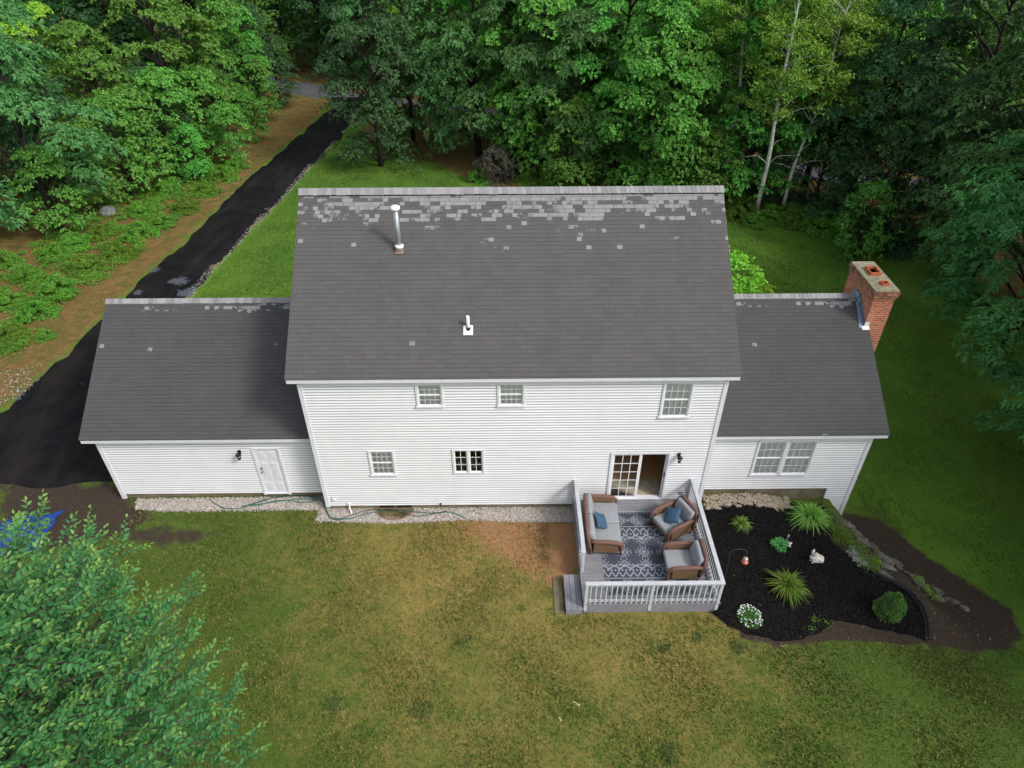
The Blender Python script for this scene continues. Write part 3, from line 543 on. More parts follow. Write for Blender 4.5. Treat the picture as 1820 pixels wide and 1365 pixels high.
# --- windows
def dh(mb_f,x0,x1,z0,z1,y,parent,casing=True):
    """double-hung window: frame part > sash, pane, blind"""
    c=.065; mb=MB(); d=.042
    mb.box((x0,y-d,z0+.0),(x0+c,y+.06,z1)); mb.box((x1-c,y-d,z0),(x1,y+.06,z1)); mb.box((x0+c,y-d+.003,z1-c),(x1-c,y+.06,z1-.003)); mb.box((x0-.02,y-d-.03,z0-.03),(x1+.02,y+.06,z0+.03))
    wn=mb.build('window',trimw,parent,bevel=.004)
    xa,xb,za,zb=x0+c,x1-c,z0+.03,z1-c; zm=(za+zb)/2
    for (s0,s1,yy) in ((zm-.015,zb,.005),(za,zm+.015,-.012)):
        m_=MB(); w_=.035; ys=y+yy
        m_.box((xa,ys,s0),(xa+w_,ys+.03,s1)); m_.box((xb-w_,ys,s0),(xb,ys+.03,s1)); m_.box((xa+w_,ys+.001,s1-w_),(xb-w_,ys+.029,s1)); m_.box((xa+w_,ys+.001,s0),(xb-w_,ys+.029,s0+w_))
        n=4
        for i in range(1,n): q=xa+w_+(xb-xa-2*w_)*i/n; m_.box((q-.007,ys+.008,s0+w_),(q+.007,ys+.02,s1-w_))
        zc=(s0+s1)/2; m_.box((xa+w_,ys+.009,zc-.007),(xb-w_,ys+.019,zc+.007)); m_.build('sash',white,wn)
        g_=MB(); g_.face([(xa+w_,ys+.015,s0+w_),(xb-w_,ys+.015,s0+w_),(xb-w_,ys+.015,s1-w_),(xa+w_,ys+.015,s1-w_)]); g_.build('pane',glass,wn)
    b=MB(); z=za+.01
    while z<zb-.03: b.box((xa+.01,y+.036+.004*(int(z*50)%2),z),(xb-.01,y+.040+.004*(int(z*50)%2),z+.046)); z+=.043
    b.build('blind',blindm,wn)
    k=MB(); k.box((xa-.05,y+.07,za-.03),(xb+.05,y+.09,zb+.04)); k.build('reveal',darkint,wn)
    return wn
for q in WU+[WL_]: dh(None,*q[:2],q[2],q[3]+(.0),0,house)
xm=(WFm[0]+WFm[1])/2
dh(None,WFm[0],xm,WFm[2],WFm[3],YF,house); dh(None,xm,WFm[1],WFm[2],WFm[3],YF,house)
mb=MB(); x0,x1,z0,z1=WK; mb.box((x0,-.042,z0),(x0+.06,.08,z1)); mb.box((x1-.06,-.042,z0),(x1,.08,z1)); mb.box((x0+.06,-.040,z1-.06),(x1-.06,.08,z1-.002)); mb.box((x0+.06,-.040,z0+.002),(x1-.06,.08,z0+.06)); mb.box(((x0+x1)/2-.035,-.038,z0+.06),((x0+x1)/2+.035,.08,z1-.06))
kw=mb.build('window',trimw,house,bevel=.004)
for a,b_ in ((x0+.06,(x0+x1)/2-.035),((x0+x1)/2+.035,x1-.06)):
    m_=MB(); za,zb=z0+.06,z1-.06; w_=.035; m_.box((a,.0,za),(a+w_,.03,zb)); m_.box((b_-w_,.0,za),(b_,.03,zb)); m_.box((a+w_,.001,zb-w_),(b_-w_,.029,zb)); m_.box((a+w_,.001,za),(b_-w_,.029,za+w_)); q=(a+b_)/2; m_.box((q-.01,.008,za+w_),(q+.01,.02,zb-w_))
    for i in (1,2): z=za+(zb-za)*i/3; m_.box((a+w_,.009,z-.01),(b_-w_,.019,z+.01))
    m_.build('sash',white,kw); g_=MB(); g_.face([(a+w_,.015,za+w_),(b_-w_,.015,za+w_),(b_-w_,.015,zb-w_),(a+w_,.015,zb-w_)]); g_.build('pane',glass,kw)
# plants / dishes on the kitchen sill inside
mb=MB(); rs=random.Random(5)
for i in range(9): mb.blob((-1.62+i*.1+rs.uniform(-.03,.03),.3+rs.uniform(-.05,.1),1.7+rs.uniform(0,.05)),(.05,.05,.07),1,.2,i)
mb.build('window_sill_dishes',blindm,house,smooth=True)
# sliding door
mb=MB(); x0,x1,z0,z1=WS; c=.075
mb.box((x0,-.045,z0-.02),(x0+c,.12,z1)); mb.box((x1-c,-.045,z0-.02),(x1,.12,z1)); mb.box((x0+c,-.043,z1-c),(x1-c,.12,z1-.003)); mb.box((x0+c,-.06,z0-.03),(x1-c,.12,z0+.03))
sd_=mb.build('sliding_door',trimw,house,bevel=.004); xm=(x0+x1)/2
m_=MB(); a,b_=x0+c,xm+.04; za,zb=z0+.03,z1-c; w_=.07; m_.box((a,.0,za),(a+w_,.04,zb)); m_.box((b_-w_,.0,za),(b_,.04,zb)); m_.box((a+w_,.001,zb-w_),(b_-w_,.039,zb)); m_.box((a+w_,.001,za),(b_-w_,.039,za+w_)); 
for i in (1,2): q=a+w_+(b_-a-2*w_)*i/3; m_.box((q-.012,.008,za+w_),(q+.012,.022,zb-w_))
for i in range(1,5): z=za+w_+(zb-za-2*w_)*i/5; m_.box((a+w_,.009,z-.012),(b_-w_,.021,z+.012))
m_.build('door_panel',white,sd_); g_=MB(); g_.face([(a+w_,.016,za+w_),(b_-w_,.016,za+w_),(b_-w_,.016,zb-w_),(a+w_,.016,zb-w_)]); g_.build('pane',glass,sd_)
m_=MB(); m_.box((b_-.03,.06,za),(b_+.04,.1,zb)); m_.box((x1-c-.05,.06,za),(x1-c,.1,zb)); m_.build('door_jamb',white,sd_)
m_=MB(); m_.rbox((x1-c-.035,.03,1.35),(x1-c-.01,.06,1.55),.008,1); m_.build('door_handle',black,sd_)
m_=MB(); 
for i in range(22): m_.box((a+.08+i*.0355,.14+.012*(i%2),.5),(a+.08+i*.0355+.034,.152+.012*(i%2),2.42)) if i<0 else None
mat_in=simple('patterned_door_mat',(.6,.53,.4),.9,(.35,.3,.22),6,.1); m_.box((3.3,.14,.365),(5.1,.95,.38))
for i in range(9): m_.blob((3.5+i*.19,.4+.25*(i%2),.372),(.06,.05,.014),1,.1,i)
m_.build('door_mat',mat_in,house)
# garage service door (six panels)
mb=MB(); x0,x1,z0,z1=DG; c=.085
mb.box((x0-.01,YG-.04,z0-.03),(x0-.01+c,YG+.05,z1)); mb.box((x1+.01-c,YG-.04,z0-.03),(x1+.01,YG+.05,z1)); mb.box((x0-.01+c,YG-.038,z1-c+.02),(x1+.01-c,YG+.05,z1-.002)); mb.box((x0-.01+c,YG-.05,z0-.04),(x1+.01-c,YG+.05,z0+.0))
for xx in (x0-.02,x1-.09): mb.box((xx,YG-.06,z0-.06),(xx+.11,YG-.04,z0+.03))
gd=mb.build('door_frame',trimw,house,bevel=.004)
m_=MB(); a,b_=x0+c-.005,x1-c+.005; zt_=z1-c+.015; m_.box((a,YG+.0,z0+.005),(b_,YG+.035,zt_)); W_=b_-a
for cx in (.12,.56):
    for (q0,q1) in ((.06,.5),(.62,1.42),(1.54,1.9)):
        # raised panel with a groove round it
        m_.rbox((a+cx*W_,YG-.010,z0+q0+.03),(a+(cx+.32)*W_,YG+.002,z0+q1),.009,1)
        m_.rbox((a+cx*W_+.04,YG-.018,z0+q0+.07),(a+(cx+.32)*W_-.04,YG-.009,z0+q1-.04),.006,1)
gdl=m_.build('door',trimw,gd); 
for zz,r in ((1.0,.03),(1.16,.024)):
    m_=MB(); M=Matrix.Translation((a+.07,YG-.0,z0+zz))@Matrix.Rotation(math.pi/2,4,'X'); m_.lathe([(.001,0),(r,.0),(r,.012),(.012,.016),(.012,.04),(r*1.0,.05),(r*.9,.075),(.003,.08)],n=12,M=M); m_.build('door_handle',brass if r>.025 else black,gd,smooth=True)
# wall lamps
def wall_lamp(x,y,z):
    m_=MB(); m_.rbox((x-.05,y-.05,z-.06),(x+.05,y-.016,z+.08),.01,1); m_.tube([(x,y-.05,z+.02),(x,y-.12,z+.07),(x,y-.17,z+.03)],.012,6)
    l=m_.build('wall_lamp',black,house); m_=MB(); m_.lathe([(.02,.03),(.085,-.01),(.09,-.03),(.03,-.03)],(x,y-.17,z+.01),12); 
    for k in range(6): g_=k*math.pi/3; m_.tube([(x+.065*math.cos(g_),y-.17+.065*math.sin(g_),z-.02),(x+.045*math.cos(g_),y-.17+.045*math.sin(g_),z-.19)],.006,4)
    m_.lathe([(.02,-.2),(.05,-.19),(.05,-.18),(.02,-.18)],(x,y-.17,z),12); m_.build('lamp_cage',black,l); m_=MB(); m_.lathe([(.01,-.18),(.042,-.175),(.055,-.03),(.02,-.03)],(x,y-.17,z),12); m_.build('lamp_glass',glass,l,smooth=True)
wall_lamp(-8.72,YG,2.12); wall_lamp(5.38,0,2.42)
# roof pipes
m_=MB(); bx,by=-3.21,2.96; bz=RM['ze']+SM*(by-RM['ye']); m_.lathe([(.075,-.2),(.075,1.3)],(bx,by,bz),16); M=Matrix.Translation((bx,by,bz))
fl=m_.build('flue_pipe',metal,house,smooth=True); m_=MB(); m_.lathe([(.1,-.0),(.10,.07),(.13,.08),(.135,.14),(.1,.16),(.078,.17)],(bx,by,bz+.02),18); m_.build('pipe_collar',whitecap,fl,smooth=True)
m_=MB(); m_.lathe([(.13,0),(.145,.02),(.145,.07),(.11,.10),(.03,.125),(.001,.126)],(bx,by,bz+1.29),20); m_.build('pipe_cap',whitecap,fl,smooth=True)
ang=math.atan(SM); M=Matrix.Translation((bx,by-.05,bz-.02))@Matrix.Rotation(ang,4,'X'); m_=MB(); m_.box((-.12,-.09,.012),(.12,.2,.02),M); m_.build('pipe_flashing',rust,fl)
m_=MB(); bx,by=-1.14,.96; bz=RM['ze']+SM*(by-RM['ye']); m_.lathe([(.048,-.1),(.05,.42),(.038,.42),(.038,.3)],(bx,by,bz),14); vp=m_.build('vent_pipe',whitecap,house,smooth=True)
M=Matrix.Translation((bx,by-.06,bz-.035))@Matrix.Rotation(ang,4,'X'); m_=MB(); m_.box((-.14,-.14,.012),(.14,.16,.018),M); m_.build('pipe_flashing',whitecap,vp); m_=MB(); m_.lathe([(.09,-.05),(.07,.03),(.052,.05),(.05,.04)],(bx,by,bz),14); m_.build('pipe_boot',black,vp,smooth=True)
# chimney
mb=MB(); cx0,cx1,cy0,cy1=11.88,12.58,3.46,5.40; mb.box((cx0,cy0,-1.5),(cx1,cy1,6.0))
for k,(e,z) in enumerate(((.022,5.93),(.044,6.01),(.066,6.09))): mb.box((cx0-e,cy0-e,z),(cx1+e,cy1+e,z+(.082 if k<2 else .13)))
mb.box((cx0-.03,cy0-.03,6.2),(cx1+.03,cy1+.03,6.24)); ch=mb.build('chimney',brick,house,bevel=.004)
mb=MB(); mb.rbox((cx0-.05,cy0-.05,6.222),(cx1+.05,cy1+.05,6.285),.03,2); mb.build('chimney_crown',crownm,ch)
def flue(x0,x1,y0,y1,z0,h,t):
    m_=MB(); m_.rbox((x0,y0,z0),(x1,y0+t,z0+h),.01,1); m_.rbox((x0,y1-t,z0),(x1,y1,z0+h),.01,1); m_.rbox((x0,y0+t-.006,z0),(x0+t,y1-t+.006,z0+h-.002),.01,1); m_.rbox((x1-t,y0+t-.006,z0),(x1,y1-t+.006,z0+h-.002),.01,1); o=m_.build('flue',clay,ch)
    m_=MB(); m_.face([(x0+t,y0+t,z0+.015),(x1-t,y0+t,z0+.015),(x1-t,y1-t,z0+.015),(x0+t,y1-t,z0+.015)]); m_.build('flue_opening',black,o)
flue(12.07,12.43,4.42,4.92,6.27,.12,.045); flue(12.16,12.4,3.72,3.96,6.27,.10,.035)
# stepped lead flashing and apron
mb=MB(); 
def rz(y): return RF['ze']+SF*(min(y,2*RF['yr']-y)-RF['ye'])
y=cy0
for i in range(7):
    e=min(y+.19,5.4); mb.box((cx0-.012,y-.02,rz(y)+.0),(cx0-.003,e+.02,max(rz(y),rz(e))+.13)); y=e
    if y>4.7: break
mb.mesh([(cx0-.16,cy0-.05,rz(cy0-.05)+.012),(cx0,cy0-.05,rz(cy0-.05)+.012),(cx0,4.47,5.62),(cx0-.10,4.47,5.60)],[(0,1,2,3)])
mb.rbox((cx0-.14,4.2,5.5),(cx0+.0,4.55,5.72),.05,2); mb.rbox((cx0-.10,4.05,5.42),(cx0-.0,4.25,5.58),.03,1)
mb.build('chimney_flashing',bluem,ch)
mb=MB(); M=Matrix.Translation((0,cy0,rz(cy0)))@Matrix.Rotation(math.atan(SF),4,'X'); mb.box((cx0-.08,-.14,.008),(XF+.35,-.0,.014),M); mb.box((cx0,-.012,.01),(XF+.34,-.004,.16),Matrix.Translation((0,cy0,rz(cy0)))); mb.build('flashing_apron',whitecap,ch)
# small fittings on the back wall
mb=MB(); p=ony(594,886,0); mb.rbox((p.x-.06,-.05,p.z-.06),(p.x+.06,-.012,p.z+.06),.012,2); mb.lathe([(.001,.03),(.045,.03),(.045,.0)],(0,0,0),12,Matrix.Translation((p.x,-.05,p.z))@Matrix.Rotation(math.pi/2,4,'X')); mb.build('junction_box',trimw,house)
mb=MB(); mb.tube([(-5.32,-.05,.3),(-5.32,-.08,.22),(-5.25,-.22,.02)],.022,8); mb.rbox((-5.38,-.07,.24),(-5.27,-.012,.36),.012,1); mb.build('drain_pipe',whitecap,house)
mb=MB(); mb.tube([(-2.27,-.01,.27),(-2.27,-.09,.27),(-2.27,-.11,.2)],.018,8); mb.lathe([(.03,0),(.03,.01)],(-2.27,-.07,.3),10); mb.build('hose_tap',black,house)
mb=MB(); mb.rbox((5.62,-.05,.62),(5.74,-.012,.76),.01,1); mb.build('outlet_cover',metal,house)
mb=MB(); mb.box((-4.42,.005,.02),(-4.36,.03,.2)); mb.box((-3.26,.005,.02),(-3.2,.03,.2)); mb.box((-4.36,.005,.17),(-3.26,.03,.2)); mb.box((-4.36,.005,.02),(-3.26,.03,.04)); mb.box((-3.83,.007,.04),(-3.79,.03,.17)); bw=mb.build('basement_window',rust,house); mb=MB(); mb.face([(-4.36,.02,.04),(-3.26,.02,.04),(-3.26,.02,.17),(-4.36,.02,.17)]); mb.build('pane',black,bw)
# window well
ww=thing('window_well','rusty half-round metal window well set in the pebbles below the basement window','window well',(-3.81,-.2,0))
mb=MB(); pts=[(-3.81+.62*math.cos(a),-.02-.48*math.sin(a)) for a in np.linspace(0,math.pi,24)]
for (a,b_) in zip(pts,pts[1:]): mb.face([(a[0],a[1],-.25),(b_[0],b_[1],-.25),(b_[0],b_[1],.05),(a[0],a[1],.05)]); 
mb.tube([(a[0],a[1],.05) for a in pts],.014,6); mb.build('rim',rust,ww)
mb=MB(); mb.mesh([(a[0],a[1],.035) for a in pts],[tuple(range(24))]); mb.build('well_bottom',simple('well_silt',(.16,.13,.06),.9,(.06,.045,.02),5,.3),ww)
mb=MB(); mb.blob((-3.9,-.42,.05),(.28,.05,.03),1,.4,3); mb.build('rusty_leaves',rust,ww)
# ------------------------------------------------------------------ deck
DX0,DX1,DY=2.13,6.02,-4.08; FZ=.42
deck=thing('deck','grey weathered wooden deck with pale railings outside the sliding door','deck',(4.07,-2.0,0))
mb=MB(); y=DY-.02; rs=random.Random(2)
while y<-.03:
    e=min(y+.138,-.02); z=rs.uniform(-.003,.003); cut=rs.choice([None,3.4,4.1,4.8])
    xs=[DX0-.03,cut,DX1+.03] if cut else [DX0-.03,DX1+.03]
    for a,b_ in zip(xs,xs[1:]): mb.box((a+.002,y,FZ-.035+z),(b_-.002,e-.007,FZ+z))
    y+=.138
mb.build('deck_floor',deckx,deck,bevel=.003)
mb=MB(); mb.box((DX0,DY+.0,.16),(DX1,DY+.04,FZ-.04)); mb.box((DX0+.02,DY+.02,-.02),(DX1-.02,DY+.05,.155)); mb.box((DX0,DY+.04,.0),(DX0+.04,-.02,FZ-.04)); mb.box((DX1-.04,DY+.04,0),(DX1,-.02,FZ-.04)); mb.build('deck_skirt',deckx,deck)
RT=1.34
def post(x,y,z0=.1,h=RT-.03): m_=MB(); m_.rbox((x-.045,y-.045,z0),(x+.045,y+.045,h),.006,1); m_.build('post',railm,deck)
px0,px1,py=DX0+.04,DX1-.06,DY+.03
for (x,y) in ((px0,py),(4.03,py),(px1,py),(px0,-2.93),(px0,-.08),(px1,-.08)): post(x,y)
def rail(a,b_,nb,dz=0,e0=.05,e1=.05):
    a=Vector(a);b_=Vector(b_); d=(b_-a); L=d.length; d.normalize(); M=Matrix.Translation((a.x,a.y,0))@Matrix.Rotation(math.atan2(d.y,d.x),4,'Z')
    m_=MB(); m_.rbox((-e0,-.062,RT-.03+dz),(L+e1,.062,RT+.008+dz),.006,1,M); m_.build('top_rail',railm,deck)
    m_=MB(); m_.box((.045,-.022,RT-.12),(L-.045,.022,RT-.031),M); m_.box((.045,-.025,FZ+.09),(L-.045,.025,FZ+.165),M); m_.build('bottom_rail',railm,deck)
    for i in range(nb):
        t=.045+(L-.09)*(i+.5)/nb; m_=MB(); m_.box((t-.017,-.050,FZ+.03),(t+.017,-.0255,RT-.05),M); m_.build('baluster',railm,deck)
rail((px0,py),(4.03,py),12,0,.05,0); rail((4.03,py),(px1,py),12,0,0,.055); rail((px1,-.08),(px1,py),28,.004); rail((px0,-2.93),(px0,-.08),20)
st=thing('wooden_step','low grey plank step at the left side of the deck','step',(1.87,-3.55,0))
mb=MB()
for i in range(3): mb.box((1.62+i*.165,DY-.05,.2),(1.62+i*.165+.155,-2.9,.235))
mb.build('tread',decky,st,bevel=.004); mb=MB(); mb.box((1.63,DY-.03,-.03),(2.09,DY+.01,.198)); mb.box((1.63,-2.96,-.03),(2.09,-2.92,.198)); mb.box((1.63,DY+.01,-.03),(1.66,-2.96,.197)); mb.build('step_frame',decky,st)
mb=MB(); mb.rbox((1.30,DY-.02,-.02),(1.58,-2.85,.03),.01,1); pv=mb.build('stepping_slab',concrete,None); setp(pv,'flat grey-brown slab in the grass left of the deck step','slab')
# rug: woven pattern as flat coloured cells
RW,RH=2.62,3.28; cols,rows=96,118
pat=np.zeros((rows,cols),int)
def zig(c,per,amp): t=(c%per)/per; return amp*abs(2*t-1)
for r in range(rows):
    for c in range(cols):
        v=0; q=r; m_=min(q,rows-1-q)
        cx=abs(((c+12)%24)-12)
        if q<2 or q>rows-3: v=1
        elif m_<5: v=1 if (c//2)%2==0 and m_==3 else 0
        elif m_<22:                       # border band of nested diamonds
            k=abs(m_-13.5); a=cx*.72+k
            v=1 if (2<a<3.6) or (5<a<6.6) or (8.3<a<9.4) else 0
            if a<1: v=1
        elif m_<25: v=1 if m_==23 else 0
        elif m_<33: v=1 if abs((m_-25)-zig(c,8,6))<1.3 else 0
        elif m_<35: v=1 if (c//2)%2==0 else 0
        elif m_<41: v=1 if abs((m_-35)-zig(c,12,5))<1.2 or m_==40 else 0
        else:                             # middle field: stepped diamonds with combs
            k=(q-rows/2); a=cx*1.0+abs(((k+9)%18)-9)*1.0; b_=cx+abs(((k)%18)-9)
            v=1 if (a<2.2) or (4<a<5.7 and (c+r)%2==0) or (6<a<7.6) else 0
            if (9.5<a<12 and c%3==0): v=1
        pat[r,c]=v
mb=MB(); cw,chh=RW/cols,RH/rows; rx0,ry1=2.82,-.58; V=[];Fr=[];mi=[]
for r in range(rows+1):
    for c in range(cols+1): V.append((rx0+c*cw,ry1-r*chh,FZ+.012+.003*math.sin(c*.21)*math.sin(r*.13)))
for r in range(rows):
    for c in range(cols): i=r*(cols+1)+c; Fr.append((i,i+cols+1,i+cols+2,i+1)); mi.append(int(pat[r,c]))
n0=len(V); 
for (x,y) in ((rx0,ry1),(rx0+RW,ry1),(rx0+RW,ry1-RH),(rx0,ry1-RH)): V.append((x,y,FZ+.0035))
c4=[0,cols,(rows+1)*(cols+1)-1,rows*(cols+1)]
for k in range(4): Fr.append((n0+k,n0+(k+1)%4,c4[(k+1)%4],c4[k])); mi.append(0)
me=bpy.data.meshes.new('outdoor_rug'); me.from_pydata(V,[],Fr); rugd=simple('rug_navy_yarn',(.045,.05,.07),.95,(.065,.072,.095),30,.3,bscale=200); rugl=simple('rug_pale_yarn',(.24,.26,.30),.95,(.30,.32,.37),30,.3,bscale=200)
rg=link('outdoor_rug',me,[rugd,rugl]); me.polygons.foreach_set('material_index',mi); setp(rg,'navy and pale grey patterned outdoor rug on the deck','rug')

# ------------------------------------------------------------------ wicker furniture (built facing +x, seat front at +x)
def wicker(name,label,cat,W,n,loc,rz,group=None,rocker=False):
    t=thing(name,label,cat,(0,0,0),group); WL[t.name]=Vector((0,0,0)); h=W/2; D=.92
    mb=MB(); mb.rbox((-.42,-h+.06,.13),(.44,h-.06,.26),.03,2)
    for s in (-1,1):
        y=s*(h-.05); mb.rbox((-.40,y-.045,.12),(.36,y+.045,.56),.03,2)
    # back shell, slightly raked
    M=Matrix.Translation((-.44,0,.15))@Matrix.Rotation(rad(-13),4,'Y'); mb.rbox((-.05,-h+.05,0),(.03,h-.05,.66),.04,2,M)
    mb.build('frame',wick2,t,smooth=False)
    mb=MB(); mb.smooth=True
    for s in (-1,1):
        y=s*(h-.04)
        mb.tube([(-.5,y,.6),(-.3,y*1.01,.615),(.1,y*1.02,.60),(.32,y*1.02,.57),(.43,y,.49),(.46,y,.36),(.45,y,.2),(.46,y,.03)],[.06,.065,.07,.07,.062,.048,.04,.032],10)
        mb.build('arm',wick,t); mb=MB(); mb.smooth=True
    pts=[]; 
    for k in range(15):
        a=k/14; y=(-h+.03)+(W-.06)*a; e=abs(2*a-1); z=.88-.24*max(0,(e-.72)/.28)**1.6; pts.append((-.60+.05*((.88-z)/.24),y,z))
    mb.tube([(-.47,-h+.03,.2),(-.52,-h+.02,.45)]+pts+[(-.52,h-.02,.45),(-.47,h-.03,.2)],[.045,.05]+[.058]*15+[.05,.045],10); mb.build('back_frame',wick,t)
    for s in (-1,1):
        m_=MB(); m_.tube([(-.44,s*(h-.06),.2),(-.47,s*(h-.06),.0)],.03,8); m_.build('leg',wick,t)
    if rocker:
        for s in (-1,1): m_=MB(); m_.tube([(-.75,s*(h-.12),.1),(-.4,s*(h-.12),.035),(0,s*(h-.12),.02),(.4,s*(h-.12),.04),(.55,s*(h-.12),.08)],.022,8); m_.build('rocker',barkd,t)
    cw_=(W-.2)/n
    for i in range(n):
        y0=-h+.1+i*cw_; m_=MB(); m_.smooth=True; m_.rbox((-.36,y0+.006,.26),(.47,y0+cw_-.006,.43),.05,3); m_.build('seat_cushion',cush,t)
        M=Matrix.Translation((-.36,0,.42))@Matrix.Rotation(rad(-16),4,'Y'); m_=MB(); m_.smooth=True; m_.rbox((-.10,y0+.008,-.02),(.08,y0+cw_-.008,.47),.07,3,M); m_.build('back_cushion',cush,t)
    t.location=loc; t.rotation_euler=(0,0,rz); return t
def pillow(label,loc,rot,group):
    m_=MB(); n=10; vs=[];fs=[]
    for sgn in (1,-1):
        for i in range(n+1):
            for j in range(n+1):
                u=i/n*2-1;v=j/n*2-1; k=(1-u*u)*(1-v*v); pin=1-.10*(abs(u)*(1-abs(v))**0+abs(v))*.5*0; px=u*.275*(1-.08*(1-v*v)*abs(u)); pz=v*.275*(1-.08*(1-u*u)*abs(v)); vs.append((sgn*.085*k**.45,px,pz))
    N=(n+1)**2
    for sidx in (0,1):
        for i in range(n):
            for j in range(n):
                a=sidx*N+i*(n+1)+j; f=(a,a+1,a+n+2,a+n+1); fs.append(f if sidx else f[::-1])
    m_.smooth=True; m_.mesh(vs,fs); o=m_.build('throw_pillow',navy,None); o.location=loc; o.rotation_euler=rot; setp(o,label,'pillow',group); return o
wicker('wicker_loveseat','brown wicker loveseat with two grey seat cushions along the left deck railing','loveseat',1.92,2,(2.98,-1.42,FZ+.014),rad(-2))
wicker('wicker_armchair','brown wicker rocking armchair nearest the house holding a blue pillow','armchair',.98,1,(5.12,-1.33,FZ+.016),rad(180+26),'wicker armchairs on the right of the deck',True)
wicker('wicker_armchair','brown wicker armchair with no pillow in the front right corner of the deck','armchair',.98,1,(5.10,-2.87,FZ+.016),rad(180),'wicker armchairs on the right of the deck')
pillow('square blue pillow leaning on the loveseat cushions',(2.86,-1.5,FZ+.62),(rad(24),rad(-42),rad(-6)),'square blue pillows on the wicker seats')
pillow('square blue pillow on the wicker chair nearest the house',(5.10,-1.33,FZ+.64),(rad(42),rad(52),rad(16)),'square blue pillows on the wicker seats')

# ------------------------------------------------------------------ garden bed objects
p0=onz(1284,1036,.02); pY=p0.y
a1=ony(1298,983,pY); a2=ony(1325,990,pY)
hk=thing('shepherd_hook','thin black shepherd hook standing in the mulch beside the deck corner','garden hook',(p0.x,pY,0))
path=[(p0.x,pY,-.1),(p0.x+.02,pY,.5)]; top=ony(1312,976,pY).z; xm_=(a1.x+a2.x)/2; rr=(a2.x-a1.x)/2+.02
path.append((p0.x+.03+(xm_-rr-p0.x)*.9,pY,top-.35))
for k in range(13): g_=math.pi*(1-k/12); path.append((xm_+rr*math.cos(g_),pY,top-rr*.8+rr*.8*math.sin(g_)))
path.append((xm_+rr+.005,pY,top-rr*.8-.1)); mb=MB(); mb.tube(path,.009,8); mb.build('pole',simple('dark_iron',(.06,.05,.045),.5),hk,smooth=True)
fx=xm_+rr+.005; fz=top-rr*.8-.12
fd=thing('hanging_feeder','small copper and clear glass bird feeder hanging from the hook','bird feeder',(fx,pY,fz-.25))
mb=MB(); mb.lathe([(.004,.0),(.004,-.05),(.05,-.07),(.075,-.10),(.07,-.11)],(fx,pY,fz),16); mb.build('feeder_cap',simple('pale_copper',(.6,.42,.36),.35,metal=.5),fd,smooth=True)
mb=MB(); mb.lathe([(.055,-.11),(.06,-.16),(.05,-.2)],(fx,pY,fz),16); mb.build('glass_bottle',simple('cloudy_glass',(.55,.55,.55),.2,spec=.6),fd,smooth=True)
mb=MB(); mb.lathe([(.05,-.2),(.1,-.225),(.105,-.26),(.05,-.285),(.01,-.285)],(fx,pY,fz),16); mb.build('feeder_base',simple('copper',(.55,.16,.1),.4,metal=.4),fd,smooth=True)
# rabbit statue
rp=onz(1451,996,.05); rb_=thing('rabbit_statue','small weathered white crouching rabbit statue on the black mulch','statue',(rp.x,rp.y,0)); WL[rb_.name]=Vector((0,0,0))
def skin(name,pts,edges,radii,mat,parent,sub=2):
    me=bpy.data.meshes.new(name); me.from_pydata(pts,edges,[]); o=link(name,me,mat,parent); o.modifiers.new('skin','SKIN')
    for i,r in enumerate(radii): me.skin_vertices[0].data[i].radius=(r,r) if not isinstance(r,tuple) else r
    me.skin_vertices[0].data[0].use_root=True; s=o.modifiers.new('sub','SUBSURF'); s.levels=sub; s.render_levels=sub; return o
stm=simple('weathered_white_stone',(.75,.72,.67),.85,(.4,.36,.31),14,.4,bscale=40)
# faces -x: haunch at +x, chest, head, muzzle; ears up and back; fore and hind paws
skin('body',[(.09,0,.12),(-.02,0,.13),(-.10,0,.14),(-.15,0,.20),(-.19,0,.25),(-.245,0,.235),(.15,0,.08),(.20,0,.10), (-.13,.035,.08),(-.16,.04,.02),(-.13,-.035,.08),(-.16,-.04,.02),(.08,.075,.07),(0.0,.085,.02),(.08,-.075,.07),(0.0,-.085,.02)],
 [(0,1),(1,2),(2,3),(3,4),(4,5),(0,6),(6,7),(2,8),(8,9),(2,10),(10,11),(0,12),(12,13),(0,14),(14,15)],[.115,.10,.08,.055,.062,.032,.075,.028,.035,.022,.035,.022,.06,.024,.06,.024],stm,rb_)
for s in (-1,1): 
    m_=MB(); m_.smooth=True; m_.tube([(-.175,s*.025,.29),(-.165,s*.038,.34),(-.15,s*.05,.40),(-.135,s*.055,.445)],[.022,.038,.032,.01],8); m_.build('ear',stm,rb_)
    m_=MB(); m_.blob((-.215,s*.045,.262),(.009,.007,.009),1,0); m_.build('eye',black,rb_)
rb_.scale=(1.25,1.25,1.25); rb_.rotation_euler=(0,0,rad(15))

